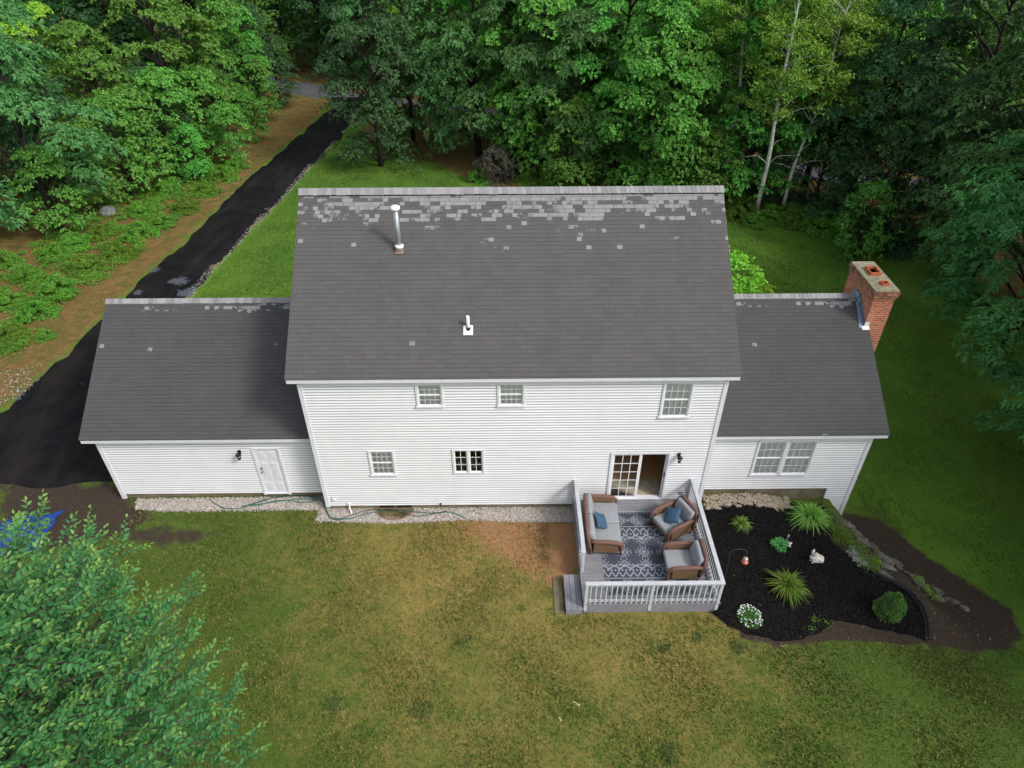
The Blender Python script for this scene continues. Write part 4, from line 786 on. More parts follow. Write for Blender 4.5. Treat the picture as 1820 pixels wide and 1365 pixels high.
def blades(name,label,cat,px,py,z,R,Hh,n,mat,group=None,wd=.018,seed=1):
    q=onz(px,py,z); g=H(q.x,q.y); t=thing(name,label,cat,(q.x,q.y,g),group); rs=np.random.default_rng(seed); V=[];Fb=[]
    for i in range(n):
        a=rs.random()*6.283; L=R*(.55+.6*rs.random()); up=Hh*(.5+.6*rs.random()); b0=rs.random(2)*.24*R-.12*R; dx,dy=math.cos(a),math.sin(a); sx,sy=-dy,dx; w_=wd*(.7+.6*rs.random()); k=7; base=len(V); tw=rs.normal(0,.25)
        lean=rs.random()**.7
        for j in range(k+1):
            s=j/k; r=L*lean*(s+.25*s*s)/1.25; z_=up*(1.9*s-1.25*s*s*(.6+.7*lean)); ww_=w_*(1-s**2.2)+.001
            x=q.x+b0[0]+dx*r+sx*tw*s*s*R*.5; y=q.y+b0[1]+dy*r+sy*tw*s*s*R*.5
            V.append((x-sx*ww_,y-sy*ww_,g+.02+z_)); V.append((x,y,g+.02+z_-ww_*.5)); V.append((x+sx*ww_,y+sy*ww_,g+.02+z_))
        for j in range(k):
            o=base+3*j; Fb+=[(o,o+1,o+4,o+3),(o+1,o+2,o+5,o+4)]
    npmesh('leaves',V,Fb,mat,t,off=(q.x,q.y,g)); return t
blades('daylily','small green daylily clump below the pale stone edge, nearest the deck','plant',1316,936,.05,.42,.45,170,L_blade,'daylily clumps in the mulch bed',.013,2)
blades('daylily','large bright green daylily clump at the corner of the stone foundation','plant',1438,922,.05,.86,.75,520,L_blade,'daylily clumps in the mulch bed',.014,3)
blades('daylily','yellow-tipped daylily clump in the middle of the mulch bed','plant',1397,1046,.05,.74,.55,480,L_blade2,'daylily clumps in the mulch bed',.013,4)

def leafquads(P,D,L,Wd,rs,curl=.25,N=None):
    """P base points, D unit directions, L lengths -> rhombic leaves (V,F)"""
    n=len(P); up=np.array([0,0,1.]) if N is None else N
    S=np.cross(D,up); S/= (np.linalg.norm(S,axis=1,keepdims=True)+1e-6); roll=rs.normal(0,.5,n)[:,None]; NN=np.cross(S,D); S2=S*np.cos(roll)+NN*np.sin(roll)
    L=np.asarray(L).reshape(-1,1); Wd=np.asarray(Wd).reshape(-1,1)
    m_=P+D*L*.5; tip=P+D*L-np.array([0,0,1])*L*curl
    V=np.stack([P,m_+S2*Wd/2,tip,m_-S2*Wd/2],1).reshape(-1,3); return V,np.arange(4*n).reshape(n,4)
def unit(v): return v/(np.linalg.norm(v,axis=-1,keepdims=True)+1e-9)
def cat_(Vs,Fs_):
    o=0;V=[];Fo=[]
    for v,f in zip(Vs,Fs_): V.append(v);Fo.append(f+o);o+=len(v)
    return np.concatenate(V),np.concatenate(Fo)
# candytuft, perennial, dwarf conifer
q=onz(1332,1097,.05); t=thing('candytuft','low mound of small white flowers over green leaves, front left of the mulch bed','flowering plant',(q.x,q.y,0)); rs=np.random.default_rng(5)
n=1300; a=rs.random(n)*6.28; r=.33*np.sqrt(rs.random(n)); P=np.stack([q.x+r*np.cos(a),q.y+1.1*r*np.sin(a),.03+.16*(1-(r/.36)**2)+rs.normal(0,.012,n)],-1); D=unit(np.stack([np.cos(a)*r*3,np.sin(a)*r*3,np.full(n,.5)],-1)+rs.normal(0,.5,(n,3)))
V,Fq=leafquads(P,D,np.full(n,.06),np.full(n,.018),rs); npmesh('leaves',V,Fq,L_per,t,off=(q.x,q.y,0))
mb=MB(); rs2=random.Random(3)
for i in range(85):
    a=rs2.random()*6.28; r=.36*rs2.random()**.38; 
    if r<.17 and rs2.random()<.8: continue
    x,y=q.x+r*math.cos(a),q.y+1.1*r*math.sin(a); z=.09+.15*(1-(r/.4)**2)
    for k in range(4): g_=k*1.57+a; mb.blob((x+.011*math.cos(g_),y+.011*math.sin(g_),z),(.011,.011,.005),1,.1,i)
setp(mb.build('flowers',petal,t),kind='stuff')
q=onz(1385,972,.05); t=thing('foxglove','small leafy perennial with pinkish white flowers beside the rabbit statue','flowering plant',(q.x,q.y,0)); n=260; a=rs.random(n)*6.28; r=.2*np.sqrt(rs.random(n)); P=np.stack([q.x+r*np.cos(a)*(1+.3*np.sin(3*a)),q.y+r*np.sin(a),.05+.2*rs.random(n)],-1); D=unit(np.stack([np.cos(a),np.sin(a),.2+.5*rs.random(n)],-1)); V,Fq=leafquads(P,D,np.full(n,.1),np.full(n,.05),rs); npmesh('leaves',V,Fq,L_per,t,off=(q.x,q.y,0))
mb=MB(); mb.tube([(q.x+.15,q.y,.05),(q.x+.2,q.y+.02,.6)],.006,5); mb.build('stem',L_per,t); mb=MB()
for i in range(16): a=rs2.random()*6.28; mb.blob((q.x+.24+.06*rs2.random(),q.y-.1+.1*rs2.random(),.12+.18*rs2.random()) if i<9 else (q.x+.19+.02*math.cos(a),q.y+.02,.3+.02*i),(.032,.032,.026) if i<9 else (.014,.014,.012),1,.2,i)
mb.build('flowers',simple('pinkish_petals',(.75,.66,.68),.6),t)
q=onz(1574,1090,.1); g=H(q.x,q.y); t=thing('dwarf_conifer','dense bright green dwarf conifer at the right end of the mulch bed','shrub',(q.x,q.y,g)); nl_=150; per=110; n=nl_*per
zz=rs.random(nl_); a=rs.random(nl_)*6.28; prof=.37*(1+.13*rs.normal(0,1,nl_))*np.sqrt(np.clip(np.sin(np.clip(zz*.9+.14,0,1)*math.pi),0,1))*(1-.62*zz); Cn=np.stack([q.x+.10*zz+prof*np.cos(a),q.y+prof*np.sin(a),g+.12+zz*.78],-1); ci=np.repeat(np.arange(nl_),per); S_=unit(rs.normal(0,1,(n,3))+np.array([0,0,.3])); rad_n=(.06+.04*rs.random(nl_))[ci]
P=Cn[ci]+S_*(rad_n*(.75+.25*rs.random(n)))[:,None]; D=unit(S_+rs.normal(0,.3,(n,3))); V,Fq=leafquads(P,D,.035+.03*rs.random(n),np.full(n,.014),rs,.0); npmesh('crown',V,Fq,L_con,t,off=(q.x,q.y,g))
mb=MB(); mb.tube([(q.x,q.y,g-.05),(q.x,q.y,g+.7)],[.03,.01],6); mb.blob((q.x,q.y,g+.4),(.3,.3,.38),2,.1,1); mb.build('trunk',simple('conifer_heart',(.02,.045,.012),.9),t)

# rocks, ledge and edges
def rock(name,label,px,py,r,mat,group=None,seed=0,z=0,rot=0,cat='rock'):
    q=gp(px,py); m_=MB(); M=Matrix.Rotation(rot,3,'Z'); vs_,fs_=facet(r,seed); m_.mesh([M@v for v in vs_],fs_); o=m_.build(name,mat,None); o.location=(q.x,q.y,q.z+z); setp(o,label,cat,group); return o
ledge=thing('stone_edging','row of mossy grey ledge stones holding the right side of the mulch bed','stone edging',(11.3,-1.6,0))
rs2=random.Random(8); lp=gpl([(1478,920),(1500,945),(1522,968),(1545,992),(1560,1012),(1590,1020),(1625,1030)])
def line_pts(P,n):
    o=[]
    for k in range(n):
        t=k/(n-1)*(len(P)-1); i=min(int(t),len(P)-2); f=t-i; o.append((P[i][0]+(P[i+1][0]-P[i][0])*f,P[i][1]+(P[i+1][1]-P[i][1])*f))
    return o
spots=[(p,.12+.13*rs2.random(),rs2.uniform(-4,4)) for p in line_pts([(1478,914),(1496,940),(1520,970),(1548,1000),(1574,1026)],17)]+[(p,.14+.15*rs2.random(),rs2.uniform(-5,5)) for p in line_pts([(1490,918),(1520,950),(1560,985),(1575,1005)],10)]+[(p,.08+.14*rs2.random(),rs2.uniform(-6,6)) for p in line_pts([(1572,990),(1596,1004),(1625,1025),(1660,1052),(1672,1064)],14)]+[((1692,1068),.2,0),((1714,1081),.14,0)]
for i,((px,py),r,j) in enumerate(spots):
    q=gp(px+j,py-j*.5); r=(r*1.25,r*rs2.uniform(.5,.8),r*rs2.uniform(.35,.55)); ro=-.85+rs2.uniform(-.4,.4); m_=MB(); vs_,fs_=facet(r,i); m_.mesh([q+Matrix.Rotation(ro,3,'Z')@v for v in vs_],fs_); m_.build('stone',stone,ledge)
# creeping plants on the stones
def carpet(name,label,pts,n,rr,hh,mat,kind=None,L=.07,Wd=.04,seed=1,cat='ground cover',maxz=None,group=None):
    rs=np.random.default_rng(seed); c=np.array([tuple(gp(*p)) for p in pts]); 
    k=rs.integers(0,len(c),n); P=c[k]+rs.normal(0,1,(n,3))*np.array([rr,rr,0])*.5; P[:,2]=ground_h(P[:,0],P[:,1])
    if maxz: P[:,2]=np.maximum(P[:,2],maxz)
    P[:,2]+=rs.random(n)*hh; D=unit(rs.normal(0,1,(n,3))*np.array([1,1,.35])+np.array([0,0,.25])); V,Fq=leafquads(P,D,L*(.6+.8*rs.random(n)),Wd*(.6+.8*rs.random(n)),rs); o=npmesh(name,V,Fq,mat); setp(o,label,cat,group,kind); return o
carpet('creeping_plants','creeping green plants growing over the ledge stones',[(1476,925),(1484,935),(1490,948),(1500,955),(1510,965),(1520,975),(1530,985),(1540,998),(1548,1010)],2600,.28,.18,L_under,'stuff',.06,.03,3,maxz=-.1)
carpet('moss_patch','yellow-green moss patch along the outer ledge stones',[(1630,1030),(1640,1040),(1650,1050),(1660,1062),(1560,1000)],900,.2,.1,L_yel,'stuff',.03,.02,4)
carpet('silver_plants','silvery low plants beside the ledge stones',[(1520,990),(1527,998),(1535,1005),(1515,982)],700,.2,.14,simple('silver_leaf',(.38,.42,.38),.8),'stuff',.05,.025,5,maxz=-.1)
mb=MB(); ep=[onz(*p,.02) for p in ((1548,1018),(1580,1033),(1612,1052),(1634,1078),(1643,1105),(1645,1145))]
sm=[]
for i in range(len(ep)-1):
    for k in range(6):
        t_=k/6; sm.append(ep[i].lerp(ep[i+1],t_))
for j,off in enumerate((0,.09)):
    mb.tube([(p.x+off,p.y,H(p.x+off,p.y)+.07) for p in sm],.035,8); 
for a_,b_ in zip(sm,sm[1:]): mb.face([(a_.x,a_.y,H(a_.x,a_.y)-.05),(b_.x,b_.y,H(b_.x,b_.y)-.05),(b_.x,b_.y,H(b_.x,b_.y)+.08),(a_.x,a_.y,H(a_.x,a_.y)+.08)])
o=mb.build('lawn_edging',plast,None,smooth=True); setp(o,'black plastic edging curving round the right end of the mulch bed','garden edging')
# broken pale stone strip along the wing foundation
edg=gpl([(1252,882),(1330,880),(1400,886),(1404,903),(1380,906),(1335,898),(1300,897),(1252,908)])
pebbles('pale_stones',edg,900,.02,.055,stonep,.06,'strip of pale crushed stones along the right wing foundation','stones',.5)
for i in range(9):
    u=i/8; px=1258+u*146; py=905-8*math.sin(u*3.0)+(3 if i%2 else 0); rock('edge_stone','flat pale edging stone between the mulch and the right wing',px,py,(.16,.07,.07),stonep,'edging stones in front of the right wing foundation',i*2,.04,random.Random(i).uniform(-.3,.3),'stone')
rock('boulder','grey boulder half hidden in the undergrowth left of the driveway',195,380,(.6,.45,.35),simple('pale_boulder',(.26,.27,.28),.9,(.12,.13,.12),4,.6,bscale=10),seed=2,z=.15)
rock('boulder','small pale rock at the far edge of the front lawn under the oak',655,252,(.4,.28,.25),stone,seed=4,z=.05)
# hose
def smooth_path(pts,k=8):
    P=[Vector(p) for p in pts]; out=[]
    for i in range(len(P)-1):
        a=P[max(i-1,0)];b=P[i];c=P[i+1];d=P[min(i+2,len(P)-1)]
        for j in range(k):
            t=j/k; out.append(.5*((2*b)+(c-a)*t+(2*a-5*b+4*c-d)*t*t+(3*b-a-3*c+d)*t**3))
    return out+[P[-1]]
def hose(label,px,mat,r=.013,z=.05):
    pts=[(*onz(x,y,z)[:2],z+.012*math.sin(i*2.1)) for i,(x,y) in enumerate(px)]; m_=MB(); m_.tube(smooth_path(pts,7),r,6); o=m_.build('garden_hose',mat,None,smooth=True); setp(o,label,'hose','garden hoses on the pebbles'); return o
hose('long looped teal green garden hose lying on the pebbles by the garage door',[(372,887),(395,902),(425,903),(455,894),(490,884),(530,881),(565,886),(545,893),(500,889),(460,897),(430,900),(480,893),(530,887),(570,890),(578,905),(590,922),(620,922),(655,912),(700,906),(760,912),(800,910),(828,921)],hosem)
hose('dark green hose running round the house corner to the window well',[(440,898),(480,886),(520,880),(560,883),(577,893),(582,910),(592,921),(610,921),(640,910),(660,906),(700,908),(740,917),(775,912),(795,908)],hosed,.011,.075)
# blue tarp over a pile
tp=gp(60,950); rs2=random.Random(4); G=46; V=[];Fq=[]
for i in range(G+1):
    for j in range(G+1):
        u=i/G*2-1;v=j/G*2-1; wob=.12*math.sin(5*u+2)+.1*math.sin(7*v); x=tp.x-.75+u*1.15*(1+wob*abs(v)); y=tp.y-.2+v*.85*(1+wob)+.3*u; hh=.45*math.exp(-(u*u*1.3+v*v*1.6))+.07*math.sin(9*u+3*v)+.05*math.sin(13*v-5*u)+.035*math.sin(23*u+17*v); e=max(abs(u),abs(v)); V.append((x,y,max(.0,hh*(1-e**6))+.02))
for i in range(G):
    for j in range(G): a_=i*(G+1)+j; Fq.append((a_,a_+G+1,a_+G+2,a_+1))
o=npmesh('tarp',V,Fq,tarpm,smooth=True); setp(o,'crumpled bright blue tarp on the ground under the near tree','tarp')
# ------------------------------------------------------------------ trees
def limb_path(a,b,rs,sag=.0,k=5,j=.12):
    a=np.array(a,float);b=np.array(b,float); L=np.linalg.norm(b-a); out=[]
    for i in range(k+1):
        t=i/k; p=a+(b-a)*t; p=p+rs.normal(0,1,3)*j*L*.25*math.sin(math.pi*t); p[2]+=L*.12*math.sin(math.pi*t)-sag*L*t*t; out.append(tuple(p))
    return out
PROTO={}
def proto(key,h,R,base,npad,rp,k,L,Wd,padr,prof,lmat,bmat,seed,trunk_r=.2,lean=(0,0),curl=.25,flat=.35,inner=.45,limbr=.035,asp=1,shelf=1.05):
    rs=np.random.default_rng(seed); tr=MB(); kk=9; path=[]; wob=rs.normal(0,.12,(kk+1,2)); wob[0]=0
    for i in range(kk+1): t=i/kk; path.append((lean[0]*t+wob[i,0]*t,lean[1]*t+wob[i,1]*t,h*.93*t-.3*(i==0)))
    tr.tube(path,[trunk_r*(1.25 if i==0 else 1)*(1-.85*i/kk) for i in range(kk+1)],9)
    def tp(z): t=np.clip(z/(h*.93),0,1); i=min(int(t*kk),kk-1); f=t*kk-i; a=np.array(path[i]);b=np.array(path[i+1]); return a+(b-a)*f
    C=[];PR=[];NNs=[]
    for i in range(npad):
        t=rs.random()**.9; nl_=max(2,int((h-base)/shelf)); t=(math.floor(t*nl_)+.35+.12*rs.normal())/nl_ if shelf<50 else t; t=min(max(t,0),1); z=base+(h-base)*t; R_=R*prof(t); a=rs.random()*6.283; q=R_*(inner+(1-inner)*rs.random()**.55); c0=tp(z); 
        pr_=padr*(.6+.8*rs.random())*(1-.35*t); c=np.array([c0[0]+math.cos(a)*q,c0[1]+math.sin(a)*q,z+rs.normal(0,.1)+.10*q]); C.append(c); PR.append(pr_); n_=np.array([math.cos(a)*.38,math.sin(a)*.38,1.])+rs.normal(0,.12,3); NNs.append(n_/np.linalg.norm(n_))
        if rs.random()<.55 and q>.8:
            zb=max(z-q*(.35+.3*rs.random()),base*.6); b0=tp(zb); tr.tube(limb_path(b0,c-np.array([0,0,.12]),rs),[limbr*(1.3-.9*j/5)*(1+q*.15) for j in range(6)],5)
    C=np.array(C);PR=np.array(PR);NNs=np.array(NNs); n=npad*rp; pi=np.repeat(np.arange(npad),rp); a=rs.random(n)*6.283; rho=np.sqrt(rs.random(n)); irr=1+.35*np.sin(a*3+pi)+.2*np.sin(a*5+pi*2); r=rho*PR[pi]*irr
    nz=NNs[pi]; t1=unit(np.cross(nz,np.array([0,1.,0.1]))); t2=np.cross(nz,t1); P=C[pi]+t1*(r*np.cos(a))[:,None]+t2*(r*np.sin(a))[:,None]; P[:,2]-=flat*(rho**2)*PR[pi]*.8+rs.normal(0,.055,n)
    out=t1*np.cos(a)[:,None]+t2*np.sin(a)[:,None]; ax=unit(nz*.9+out*(rho*.8)[:,None]+rs.normal(0,.2,(n,3)))
    m=n*k; P2=np.repeat(P,k,0); A2=np.repeat(ax,k,0); rd=rs.normal(0,1,(m,3)); rd-=A2*(rd*A2).sum(1,keepdims=True); D=unit(unit(rd)+A2*(.15+.5*rs.random((m,1)))+np.repeat(out,k,0)*.3); P2=P2+D*.02+rs.normal(0,.03*asp,(m,3))
    sz=L*(.65+.6*rs.random(m)); V,Fq=leafquads(P2,D,sz,sz*(Wd/L),rs,curl,N=A2)
    tm=bpy.data.meshes.new('trunk'); tm.from_pydata([tuple(v) for v in tr.v],[],tr.f); tm.polygons.foreach_set('use_smooth',[True]*len(tm.polygons)); tm.materials.append(bmat)
    cm=npmesh('',V,Fq,None); cm.name='crown'; cm.materials.append(lmat); PROTO[key]=(tm,cm,h)
p_edge=lambda t:(.62+.38*math.sin(min(t*2.2,1.57)))*(1-max(0,t-.55)/.45)**.6*.98+.02
p_round=lambda t:max(.05,math.sin(math.pi*(.16+.8*t)))**.7
p_con=lambda t:max(.04,(1-t)**.8)
proto('maple_a',14,4.3,1.2,92,58,6,.20,.16,1.15,p_edge,L_maple,bark,21)
proto('maple_b',15,4.0,2.0,90,58,6,.19,.15,1.15,p_round,L_maple,barkd,22)
proto('oak_a',14.5,4.6,1.6,90,50,7,.26,.11,1.2,p_edge,L_oak,barkd,23,curl=.4)
proto('oak_b',13,4.0,1.0,84,50,7,.25,.11,1.1,p_round,L_oak,barkd,24,curl=.4)
proto('yellow',12,3.4,1.4,76,52,6,.17,.13,1.0,p_round,L_yel,bark,25)
proto('dark_a',15,4.0,.8,94,52,6,.2,.14,1.2,p_edge,L_dark,barkd,26)
proto('dark_b',12,3.6,.6,80,52,6,.2,.13,1.1,p_round,L_dark,barkd,27)
proto('young',6.5,2.2,.4,80,20,5,.17,.14,.7,p_edge,L_maple,barkd,28,trunk_r=.08,limbr=.02,shelf=.8)
proto('pine',16,4.2,1.5,150,34,6,.26,.022,1.15,p_con,L_pine,barkd,29,curl=.05,flat=.12,inner=.25)
proto('bush',2.2,1.25,.05,60,26,5,.13,.08,.5,p_round,L_yel,barkd,30,trunk_r=.05,limbr=.012,shelf=99)
proto('plum',1.9,1.1,.05,50,24,5,.13,.05,.45,p_round,L_purple,barkd,31,trunk_r=.05,limbr=.012,shelf=99)
proto('low_shrub',1.0,.8,.03,30,30,5,.09,.06,.34,p_round,L_under,barkd,32,trunk_r=.02,limbr=.008,shelf=99)
TREES=[]
def tree(kind,x,y,s,rot,label,group=None,name=None,cat='tree'):
    tm,cm,h=PROTO[kind]; z=H(x,y); nm=name or {'maple_a':'maple_tree','maple_b':'maple_tree','oak_a':'oak_tree','oak_b':'oak_tree','yellow':'young_tree','dark_a':'leafy_tree','dark_b':'leafy_tree','young':'sapling','pine':'pine_tree','bush':'shrub','plum':'shrub','low_shrub':'shrub'}[kind]
    t=thing(nm,label,cat,(x,y,z-.05),group); t.rotation_euler=(0,0,rot); sx=s if isinstance(s,tuple) else (s,s,s); t.scale=sx
    a=bpy.data.objects.new('trunk',tm); b=bpy.data.objects.new('crown',cm)
    for o in (a,b): COL.objects.link(o); o.parent=t
    TREES.append((x,y)); return t
def tpx(kind,px,py,s,rot,label,group=None,**k): q=gp(px,py); return tree(kind,q.x,q.y,s,rot,label,group,**k)
GB='trees between the front lawn and the road'; GL='trees in the woods left of the driveway'; GR='trees in the dark woods on the right'
# row between the front lawn and the road
tpx('oak_a',735,250,.95,.3,'leafy grey-green oak just right of where the driveway meets the road',GB)
tpx('oak_a',850,275,1.08,2.2,'large grey-green oak behind the flue pipe, its low boughs over the lawn edge',GB)
tpx('oak_b',912,298,.92,4.2,'grey-green oak directly above the plum-coloured shrub',GB)
tpx('maple_a',965,300,1.0,1.1,'bright green maple behind the middle of the main ridge',GB)
tpx('oak_b',1030,318,.85,5.2,'pale grey-green tree left of the road gap seen above the main ridge',GB)
tpx('maple_b',1090,312,1.0,.6,'mid green maple standing right of the road gap above the main ridge',GB)
tpx('maple_a',1145,345,.86,3.3,'low-branched bright maple whose leaves touch the right part of the main ridge',GB)
tpx('maple_a',1190,350,.74,5.7,'bright maple just left of the leftmost white birch',GB)
tpx('young',1010,335,.9,0.4,'small sapling with dark trunk at the lawn edge behind the main ridge',GB)
tpx('young',1250,372,.8,2.4,'small sapling at the foot of the leftmost birch',GB)
tpx('young',700,262,.55,1.4,'small leafy sapling by the pale rock at the front lawn edge',GB)
tpx('yellow',1185,300,1.0,1.9,'yellow-green tree behind the bright maples, left of the birches',GB)
tpx('yellow',985,225,1.0,4.4,'yellow-green tree behind the oaks near the road',GB)
tpx('dark_b',640,128,1.0,3.1,'dark tree across the road at the top of the driveway',GB)
tpx('maple_b',790,222,1.0,2.0,'tall maple behind the oaks close to the road',GB)
tpx('maple_b',900,236,1.05,.2,'tall mid green maple above the main roof flue, nearer the road',GB)
tpx('maple_a',1050,262,.9,2.9,'maple standing close to the road right of the yellow-green tree',GB)
tpx('maple_b',1255,300,.95,4.0,'leafy maple directly behind the white birches',GB)
# right woods
tpx('dark_a',1330,300,.95,.5,'dark tree in the shade behind the birch trunks',GR)
tpx('dark_b',1440,385,.75,2.2,'low dark tree right of the leaning birch trunks',GR)
tpx('dark_a',1500,385,.95,1.0,'tall dark green tree at the back edge of the right lawn',GR)
tpx('maple_b',1430,330,1.1,3.0,'mid green tree whose crown rises right of the birch crowns',GR)
tpx('dark_b',1560,425,.85,4.0,'dense dark tree behind the brick chimney',GR)
tpx('dark_a',1640,430,1.05,5.1,'tall dark tree in the upper right woods',GR)
tree('oak_a',25.5,17.5,.95,1.7,'dark oak with star-like leaf tufts at the far corner of the right lawn',GR)
tree('oak_a',23.0,10.5,.92,.8,'broad oak leaning over the right lawn beside the brick chimney',GR)
tree('oak_b',20.3,2.6,.95,2.9,'near oak at the right edge of the frame with sunlit reddish-veined leaf tufts',GR)
tree('dark_b',20.5,-3.0,.8,.2,'low dark tree at the right frame edge level with the stone ledge',GR)
tree('dark_a',22.5,-9.0,1.1,2.0,'tall tree outside the lower right corner of the lawn',GR)
tree('dark_a',28.5,5.5,1.1,1.3,'tall dark tree behind the near oak on the right',GR)
tree('dark_a',30,13,1.1,3.3,'tall dark tree behind the broad oak on the right',GR)
for x,y,lb in ((26,-3.5,'tall tree added outside the right frame edge for shade, behind the low dark tree'),(24.8,0.5,'tall tree added for shade just behind the near oak, outside the frame')): tree('dark_a',x,y,(1.15,1.15,1.35),x*y,lb,GR)  # both added out of view to deepen the shade on the right lawn
tree('pine',29.5,27,1.05,.3,'tall pine with flat feathery boughs in the upper right corner',GR)
tree('pine',29.5,-1,1.0,.9,'pine deep in the right woods behind the near oak',GR)
tree('young',20.2,20.5,.7,1.2,'sapling in front of the dark trees at the back of the right lawn',GR)
# left woods
tree('oak_b',-26.5,22.5,1.02,.7,'blue-green oak at the left frame edge above the undergrowth',GL)
tree('oak_a',-30.5,17.0,.8,2.9,'blue-green oak half cut off by the left frame edge',GL)
tpx('maple_a',215,300,.72,1.6,'low-branched maple above the grey boulder in the left woods',GL)
tpx('maple_a',330,262,.98,4.6,'bright maple with broad lit boughs beside the driveway',GL)
tpx('maple_b',395,235,1.0,.9,'maple with a thick dark trunk close to the driveway bend',GL)
tpx('maple_b',452,205,.62,2.6,'small dark tree on the verge near the road end of the driveway',GL)
tpx('yellow',140,280,.9,3.9,'yellow-green tree with thin pale trunk in the left woods',GL)
tpx('dark_b',60,330,.9,5.0,'dark tree behind the blue-green oaks at the left edge',GL)
tpx('dark_a',240,225,1.0,1.9,'dark tree deep in the left woods behind the low-branched maple',GL)
tpx('maple_b',165,215,1.1,3.7,'tall maple with a mottled bare trunk in the upper left',GL)
tpx('dark_b',500,188,.55,3.0,'small dark tree on the litter bank at the road end of the driveway',GL)
tpx('young',470,215,.8,1.0,'sapling overhanging the upper driveway verge',GL)
tpx('young',420,290,.7,5.5,'sapling beside the driveway verge below the thick dark trunk',GL)
tpx('young',350,320,.6,1.5,'low sapling in the undergrowth left of the driveway',GL)
for i,(k_,px,py,s_,lb) in enumerate((('young',120,415,.8,'sapling above the low shrubs near the left frame edge'),('young',175,375,.9,'sapling close to the grey boulder on its left'),('young',235,350,1.0,'sapling standing just right of the grey boulder'),('young',285,330,1.0,'dense sapling at the middle of the left woods edge'),('young',330,300,1.1,'taller sapling under the bright maple beside the driveway'),('dark_b',300,290,.6,'small dark tree under the bright maple boughs left of the driveway'),('young',380,275,1.0,'sapling under the maple with the thick dark trunk'),('dark_b',120,340,.75,'small dark tree between the blue-green oaks and the boulder'),('young',455,250,.6,'small sapling on the litter verge halfway up the driveway'))): tpx(k_,px,py,s_,i*1.1,lb,GL)
for i,(k_,x,y,s_,lb) in enumerate((('maple_b',-25,70,1.0,'leafy tree beyond the road, in line with the driveway'),('dark_a',-19,68,1.0,'dark tree beyond the road just right of the driveway line'),('maple_a',-31,72,1.05,'leafy tree beyond the road, left of the driveway line'),('oak_a',-14,65,1.0,'grey-green oak on the far verge of the road behind the driveway mouth'),('yellow',-8,62,1.15,'yellow-green tree on the far verge of the road'),('yellow',4,38,1.1,'bright yellow-green tree above the middle of the main ridge'))): tree(k_,x,y,s_,i*1.7,lb,'trees close to the road')
# fill of the woods
droad=[(p[0],p[1]) for p in ra+rb[::-1]]
def ok(x,y,dmin):
    if any((x-a)**2+(y-b)**2<dmin*dmin for a,b in TREES): return False
    A=np.array([x]);B=np.array([y]); 
    return sdist(A,B,droad)[0]>2.0 and sdist(A,B,drive_poly)[0]>3.5
roadY=lambda x: float(np.interp(x,[p[0] for p in ra],[p[1] for p in ra]))
rs2=random.Random(12)
def fill(n,fx,kinds,dmin,label,group,smin=.85,smax=1.15,maxc=40):
    c=0
    for _ in range(n*30):
        if c>=n: break
        x,y=fx(); 
        if not ok(x,y,dmin): continue
        tree(rs2.choice(kinds),x,y,rs2.uniform(smin,smax),rs2.uniform(0,6.28),label,group); c+=1
def f_beyond():
    x=rs2.uniform(-48,48); y0=roadY(x); return x,y0+rs2.uniform(3,26)
fill(46,f_beyond,['maple_a','maple_b','dark_a','maple_b','oak_a','yellow'],4.3,'leafy green tree in the woods beyond the road','trees beyond the road')
def f_left(): 
    y=rs2.uniform(22,60); return rs2.uniform(-60,-31 if y<30 else -24),y
fill(22,f_left,['dark_a','maple_b','dark_b','maple_a'],4.6,'shaded leafy tree deep in the woods left of the driveway','trees deep in the left woods')
def f_mid():
    x=rs2.uniform(-10,28); y1=roadY(x)-9; return x,rs2.uniform(min(33,y1-2) if x<12 else 27,y1)
fill(10,f_mid,['maple_b','dark_a','dark_b','maple_a'],4.2,'shaded tree in the strip of woods between the house and the road','trees in the strip before the road',.8,1.0)
def f_right(): return rs2.uniform(27,55),rs2.uniform(-12,40)
fill(20,f_right,['dark_a','dark_b','maple_b','pine'],4.8,'shaded tree deep in the woods right of the house','trees deep in the right woods')
